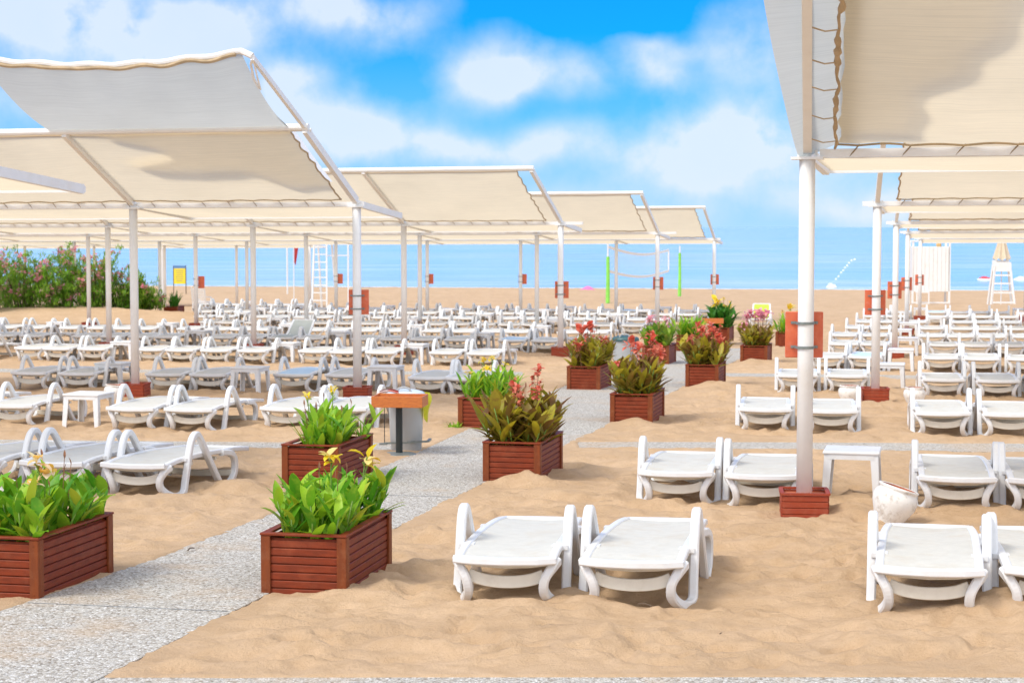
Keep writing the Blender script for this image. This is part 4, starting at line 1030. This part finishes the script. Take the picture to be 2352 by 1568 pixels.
def pot(px, py, label, tilt=0.0, s=1.0, tz=0.0, yaw=0):
    p = P(px, py); p.z -= .02
    t = thing('clay_pot', label, 'pot', p, yaw, 'whitewashed clay pots used as ashtrays'); t.scale = (s, s, s); t.rotation_euler = (tz, tilt, yaw)
    mb = MB(); mb.lathe([(0, 0), (.085, 0), (.095, .02), (.135, .10), (.172, .18), (.180, .23), (.168, .275), (.150, .295), (.150, .303), (.162, .315), (.162, .328), (.150, .332), (.140, .328)], 32)
    b = mb.obj('body', M['potwhite'], t, smooth=True)
    mb = MB(); mb.lathe([(.140, .328), (.138, .30), (.155, .25), (.15, .18), (.10, .06), (0, .05)], 32); mb.obj('inside', M['terracotta'], t, smooth=True)
    mb = MB(); mb.lathe([(.001, .24), (.145, .235)], 24); mb.obj('soil', M['soil'], t)
    keepout.append((p.x, p.y, .3)); return t
pot(2035, 1203, 'tilted white clay pot showing its terracotta inside, behind the nearest right lounger', R(18), 1.02)
pot(1950, 927, 'round white clay pot behind the lounger right of the nearest pole', 0, .9)
pot(2100, 932, 'round white clay pot right of the second right-hand pole box', 0, .9)
pot(262, 925, 'white clay pot beside the red box of the second left pole', R(4), .9)
pot(755, 930, 'white clay pot between loungers left of the corner pole box', 0, .85)
pot(-16, 1185, 'white clay pot at the left frame edge with red rim inside', R(10), 1.0)

# ------------------------------------------------------------------ far rows (after the keep-outs are known)
row(38.0, -1, 'left row fourth from the camera', 'LLTLLLTLL', .55, 2.6, kinds={})
row(44.3, -1, 'left row under the second canopy', 'LLTLL', .62, 2.6, kinds={1: 'blue', 7: 'raised'})
row(49.5, -1, 'left row behind the second canopy', 'LLTLL', .5, 2.4, .08, kinds={})
row(55.0, -1, 'left row before the third canopy', 'LLLTLL', .6, 2.4, .08)
row(60.5, -1, 'left row under the third canopy', 'LLTLLL', .5, 2.4, .08, kinds={})
row(66.5, -1, 'left row before the fourth canopy', 'LLTLL', .6, 2.4, .08)
row(71.0, -1, 'left row under the fourth canopy', 'LLTLL', .6, 2.4, .08, kinds={3: 'blue', 16: 'blue'})
row(79.5, -1, 'rearmost left row before the open beach', 'LLLTLL', .7, 12.2, .1, pxlim=(440, 720))
row(36.6, 1, 'right row behind the second pole', 'LLTLL', .62, 2.2, kinds={1: 'blue'})
row(42.3, 1, 'right row under the third canopy', 'LLTLL', .62, 2.2, .08)
row(47.5, 1, 'right row behind the third canopy', 'LLTLL', .62, 1.9, .08, kinds={})
row(53.0, 1, 'right row before the fourth canopy', 'LLTLL', .6, 1.9, .08)
row(58.5, 1, 'right row under the fourth canopy', 'LLLTLL', .6, 1.9, .08)
row(64.5, 1, 'right row before the fifth canopy', 'LLTLL', .6, 1.9, .08)
row(70.0, 1, 'right row under the fifth canopy', 'LLTLL', .6, 1.9, .08, kinds={2: 'blue'})
put_lounger(P(1745, 752), R(10), 'lounger with lime green raised backrest at the far end of the path', 'lime')
print('LOUNGERS', LN, 'TABLES', TN)

# ------------------------------------------------------------------ oleander bushes
def bush(px, py, wd_, ht, seed, label):
    rng = random.Random(seed); p = P(px, py)
    t = thing('oleander_bush', label, 'bush', p, 0, 'pink flowering oleander bushes'); lv = MB(); br = MB(); fls = MB()
    tips = []
    for k in range(16):
        a = rng.uniform(0, 6.28); r = rng.uniform(.1, 1) ** .6; tx, ty = math.cos(a) * r * wd_ * .5, math.sin(a) * r * wd_ * .42
        hh = ht * (1 - .35 * r * r) * rng.uniform(.72, 1.08)
        mid = Vector((tx * .55, ty * .55, hh * .5)); br.tube([(tx * .2, ty * .2, -.1), mid, (tx, ty, hh * .92)], [.03, .02, .008], 5)
        for j in range(7):
            f = .22 + .78 * j / 6; q = Vector((tx, ty, hh)) * f; q.z = hh * f
            tips.append((Vector((tx * f ** .6, ty * f ** .6, hh * f)), j))
    for q, j in tips:
        for _ in range(4):
            c = q + Vector((rng.gauss(0, .20), rng.gauss(0, .20), rng.gauss(0, .13)))
            if c.z < .3: continue
            for _ in range(9):
                leaf(lv, c + Vector((rng.gauss(0, .05), rng.gauss(0, .05), rng.gauss(0, .05))), rng.uniform(0, 6.28), rng.uniform(.1, 1.4), rng.uniform(.13, .24), .045, rng.uniform(0, .8), .2, 2)
        if j >= 2 and rng.random() < (.6 if j > 4 else .16):
            c = q + Vector((rng.gauss(0, .12), rng.gauss(0, .12), rng.uniform(.0, .12)))
            for _ in range(rng.randint(4, 8)): bloom(fls, c + Vector((rng.gauss(0, .09), rng.gauss(0, .09), rng.gauss(0, .07))), .095, rng, 6)
    lv.obj('foliage', M['leaf_bush'], t, smooth=True); br.obj('branches', M['bark'], t); fls.obj('blossom', M['petal_pink'], t, smooth=True)
for k, (px, py, wd_, ht, lab) in enumerate([(-50, 735, 2.6, 2.5, 'oleander bush cut off by the left frame edge'), (50, 733, 2.4, 2.55, 'tall oleander bush left of the leftmost visible pole'),
        (140, 733, 2.4, 2.6, 'oleander bush thick with pink blossom behind the leftmost pole'), (225, 732, 2.3, 2.45, 'oleander bush between the two left background poles'), (282, 731, 1.8, 1.9, 'rounded dark oleander bush behind the second left pole'), (330, 729, 1.2, 1.2, 'low oleander bush beside the wooden planter'),
        (0, 722, 2.8, 2.7, 'oleander bush standing behind the others at far left'), (185, 722, 2.8, 2.6, 'oleander bush standing behind the others in the middle')]):
    bush(px, py, wd_, ht, 50 + k, lab)

# ------------------------------------------------------------------ on the open beach
def place(px, D): x = (px - 1176) * D / F; return Vector((x, D, gz0(x, D)))
# white ladder tower
p = place(733, 83); t = thing('lookout_tower', 'white lookout tower with a long ladder, behind the left loungers', 'tower', p, R(-10))
for s in (-1, 1):
    mb = MB(); mb.bar((s * .34, 0, 0), (s * .26, .35, 4.2), .07, .07); mb.obj('rail', M['pole'], t)
    mb = MB(); mb.bar((s * .36 + .05, 1.5, 0), (s * .30, .7, 4.2), .08, .08); mb.obj('leg', M['pole'], t)
for k in range(12):
    mb = MB(); z = .12 + k * .34; f = z / 4.2; mb.bar((-.34 + .08 * f, .35 * f, z), (.34 - .08 * f, .35 * f, z), .05, .05); mb.obj('rung', M['pole'], t)
mb = MB(); mb.box((0, .9, 3.4), (.8, 1.0, .06)); mb.box((0, 1.35, 3.75), (.8, .05, .6)); mb.obj('platform', M['pole'], t)
mb = MB(); mb.bar((.3, .3, 2.45), (1.25, .5, 2.45), .05, .05); mb.bar((1.2, .5, 0), (1.2, .5, 4.0), .06, .06); mb.obj('side_rail', M['pole'], t)
# white cabin on legs
p = place(2134, 96); t = thing('beach_cabin', 'white boarded cabin on short legs near the water, right', 'cabin', p, R(-4))
mb = MB()
for k in range(9): mb.box((-.83 + k * .2075, 0, 1.82), (.2, 1.3, 2.28))
mb.obj('wall', M['pole'], t, bevel=.008)
for i in (-1, 1):
    for j in (-1, 1): mb = MB(); mb.bar((i * .92, j * .6, 0), (i * .92, j * .6, 3.3), .1, .1); mb.obj('leg', M['pole'], t)
mb = MB(); mb.box((0, -.65, 3.25), (1.94, .06, .07)); mb.box((0, .65, 3.25), (1.94, .06, .07)); mb.box((0, -.65, .12), (1.94, .06, .07)); mb.obj('rail', M['pole'], t)
mb = MB(); 
for a, b in (((-.75, -.95, 0), (-.75, -.95, .66)), ((-.15, -.95, 0), (-.15, -.95, .66)), ((-.75, -.95, .66), (-.15, -.95, .66)), ((-.75, -.95, .05), (-.15, -.95, .05)), ((-.75, -.95, .66), (-.75, -.6, .66)), ((-.15, -.95, .66), (-.15, -.6, .66))): mb.bar(a, b, .06, .06)
mb.obj('step_frame', M['pole'], t)
mb = MB(); mb.lathe([(0, 0), (.12, 0), (.14, .1), (.11, .24), (0, .26)], 14, (.40, -.4, 2.96)); mb.obj('float', mat('tan_float', (.75, .5, .2), .5), t)
# lifeguard chair with a folded parasol
p = place(2304, 95); t = thing('lifeguard_chair', 'tall white wooden lifeguard chair with ladder front at the right edge', 'chair', p, R(-4))
for i, x0, x1 in ((0, -.58, -.40), (1, .60, .36)):
    for yy_ in (0, .9): mb = MB(); mb.bar((x0, yy_, 0), (x1, yy_ * .6 + .1, 2.0), .09, .09); mb.obj('leg', M['pole'], t)
for k, z in enumerate((.12, .62, 1.08, 1.5)):
    mb = MB(); f = z / 2; mb.bar((-.58 + .18 * f, .02 + .05 * f, z), (.60 - .24 * f, .02 + .05 * f, z), .06, .08); mb.obj('rung', M['pole'], t)
mb = MB(); mb.box((-.02, .35, 1.72), (.86, .55, .05)); mb.box((-.02, .62, 2.0), (.86, .04, .5)); mb.box((-.02, .1, 1.95), (.86, .03, .42)); mb.obj('seat', M['pole'], t)
p2 = p + Vector((.10, .75, 0)); t = thing('parasol', 'folded cream parasol rising behind the lifeguard chair', 'parasol', p2)
mb = MB(); mb.tube([(0, 0, 0), (0, 0, 3.5)], .03, 8); mb.obj('pole', M['pole'], t)
mb = MB(); mb.grid(lambda u, v: ((.10 + .32 * v) * (1 + .16 * math.sin(u * 2 * math.pi * 8)) * math.cos(u * 2 * math.pi), (.10 + .32 * v) * (1 + .16 * math.sin(u * 2 * math.pi * 8)) * math.sin(u * 2 * math.pi), 3.45 - 1.15 * v + .05 * math.sin(u * 2 * math.pi * 8)), 64, 8)
mb.obj('folded_cover', M['parasol'], t, smooth=True)
# notice board
p = place(413, 118); t = thing('notice_board', 'yellow notice board on two dark posts before the sea', 'notice board', p)
for s in (-1, 1): mb = MB(); mb.bar((s * .39, 0, 0), (s * .39, 0, 1.95), .05, .05); mb.obj('post', M['bark'], t)
mb = MB(); mb.box((0, -.02, 1.27), (.72, .03, .98)); mb.obj('panel', M['yellow'], t)
mb = MB(); mb.box((0, -.025, 1.85), (.76, .04, .16)); mb.obj('header', M['blue'], t)
mb = MB()
for k in range(6): mb.box((0, -.037, 1.62 - k * .13), (.5 - .05 * (k % 3), .004, .03))
mb.obj('text_lines', M['steel'], t)
# red flag, white pole
p = place(675, 100); t = thing('flag_pole', 'thin pole flying a drooping red flag on the beach', 'flag', p)
mb = MB(); mb.tube([(0, 0, 0), (0, 0, 3.6)], .025, 8); mb.obj('pole', M['pole'], t)
mb = MB(); mb.grid(lambda u, v: (.03 + u * .26 * (1 - .75 * v), .05 * math.sin(u * 7 + v * 3), 3.45 - v * 1.25 - u * .25), 8, 14); mb.obj('cloth', M['flag'], t, smooth=True)
p = place(660, 122); t = thing('beach_pole', 'plain white pole standing by the red flag', 'pole', p)
mb = MB(); mb.tube([(0, 0, 0), (0, 0, 3.4)], .05, 10); mb.lathe([(.055, 3.38), (.07, 3.42), (.05, 3.47), (0, 3.5)], 10); mb.obj('shaft', M['pole'], t)
p = place(373, 105); t = thing('beach_pole', 'plain white post by the yellow notice board', 'pole', p)
mb = MB(); mb.tube([(0, 0, 0), (0, 0, 2.9)], .09, 10); mb.lathe([(.1, 2.88), (.11, 2.93), (.06, 2.98), (0, 3.0)], 10); mb.obj('shaft', M['pole'], t)
# volleyball net
pA = place(1396, 97); pB = place(1561, 117); t = thing('volleyball_net', 'slack beach volleyball net between two poles with green pads', 'net', pA)
q = pB - pA
for o_, lo, hi in ((Vector((0, 0, 0)), 0.0, 2.45), (q, .0, 2.75)):
    mb = MB(); mb.tube([o_, o_ + Vector((0, 0, 3.2))], .04, 8); mb.obj('net_post', M['pole'], t)
    mb = MB(); mb.tube([o_ + Vector((0, 0, lo + .05)), o_ + Vector((0.01, 0, (lo + hi) / 2)), o_ + Vector((0, 0, hi))], [.11, .10, .09], 12); mb.obj('pad', M['greenpad'], t)
a = Vector((.05, 0, 2.95)); b = q * .82 + Vector((0, 0, 2.9)); 
def net(u, v): s = math.sin(math.pi * u); return a.lerp(b, u) + Vector((0, 0, -s * .32 - v * 1.25))
for v in (0, 1): mb = MB(); mb.strap([net(u, v) for u in np.linspace(0, 1, 14)], .012, .07, side=(0, 1, 0)); mb.obj('tape', M['net'], t)
mb = MB(); mb.tube([net(1, 0), net(1, 1)], .04, 6); mb.obj('net_end', M['net'], t)
mb = MB()
for u in np.linspace(.02, .98, 60): mb.tube([net(u, .04), net(u, .97)], .0035, 3, False)
for v in np.linspace(.08, .92, 10): mb.tube([net(u, v) for u in np.linspace(0, 1, 12)], .0035, 3, False)
mb.obj('mesh', M['net'], t)
# white slatted chair by the far left pole
p = place(462, 82); t = thing('garden_chair', 'white slatted high-backed chair behind the far left pole', 'chair', p, R(170))
for i in (-1, 1):
    for j in (-1, 1): mb = MB(); mb.bar((i * .3, j * .28, 0), (i * .28, j * .26, .42), .05, .05); mb.obj('leg', M['plastic'], t)
    mb = MB(); mb.strap([(i * .33, -.3, .42), (i * .34, -.3, .62), (i * .34, .25, .64)], .03, .02); mb.obj('armrest', M['plastic'], t)
mb = MB(); mb.box((0, 0, .42), (.6, .56, .04)); mb.obj('seat', M['plastic'], t)
mb = MB()
for k in range(8): mb.box((0, .28 + k * .02, .50 + k * .07), (.6, .02, .045))
for i in (-1, 1): mb.bar((i * .3, .27, .42), (i * .3, .45, 1.08), .05, .03)
mb.obj('backrest', M['plastic'], t)
# things on the water and by the shore
def sea_at(px, py): d = ray(px, py); s = (HC - SEA) / -d.z; return Vector((d.x * s, d.y * s, SEA))
for k, (px, py) in enumerate([(1920, 642), (1926, 636), (1932, 627), (1937, 622), (1941, 616), (1946, 611), (1950, 605), (1956, 599), (1963, 597)]):
    q = sea_at(px, py); s = q.y / F * 3.0
    o = thing('buoy', f'white buoy, {ordn[k]} from the shore in the slanting line of floats', 'buoy', q, 0, 'line of white swimming buoys'); mb = MB()
    mb.lathe([(0, -s * .4), (s * .7, -s * .3), (s, .1 * s), (s * .8, s * .6), (s * .25, s * .9), (s * .2, s * 1.3), (0, s * 1.35)], 12); mb.obj('float', M['pole'], o, smooth=True)
def boat(px, py, L, m, label):
    q = sea_at(px, py); t = thing('pedal_boat', label, 'boat', q, R(4))
    for s in (-1, 1):
        mb = MB(); mb.tube([(-L / 2, s * .3, .16), (-L * .42, s * .3, .08), (0, s * .3, .05), (L * .42, s * .3, .08), (L / 2, s * .3, .18)], [.03, .15, .17, .15, .03], 10); mb.obj('hull', M['pole'], t, smooth=True)
    mb = MB(); mb.box((0, 0, .26), (L * .72, .7, .14)); mb.box((-.1, 0, .38), (L * .3, .6, .1)); mb.obj('deck', m, t, bevel=.02)
boat(2263, 645, 1.35, M['redfloat'], 'small red and white float boat left of the lifeguard chair'); boat(2348, 645, 1.5, M['pole'], 'small all-white float boat at the right edge'); boat(1910, 662, .7, M['pole'], 'tiny white float close to the shore')
p = P(1348, 668); t = thing('beach_towel_heap', 'pink cloth heaped on the sand by the waterline', 'towel', p)
mb = MB(); mb.grid(lambda u, v: ((u - .5) * 1.6, (v - .5) * .9, max(0, .28 * math.sin(math.pi * u) * math.sin(math.pi * v) * (1 + .4 * math.sin(u * 9 + v * 5)))), 14, 10); mb.obj('cloth', M['pink'], t, smooth=True)
# twigs and litter on the near sand
rg = random.Random(9)
for k, (px, py) in enumerate([(437, 1270), (1655, 1470), (2010, 1280), (1480, 1400)]):
    p = P(px, py); o = MB(); a = rg.uniform(0, 3); d = Vector((math.cos(a), math.sin(a), 0)) * .05
    o.tube([p - d + Vector((0, 0, .03)), p + Vector((0, 0, .04)), p + d + Vector((0.01, .01, .03))], .005, 5)
    tag(o.obj('twig', M['bark']), ['short brown twig on the sand left of the path', 'tiny dark twig on the bare sand in front of the nearest pair', 'small twig on the sand left of the nearest right lounger', 'bit of bark on the sand by the nearest pair'][k], 'twig')
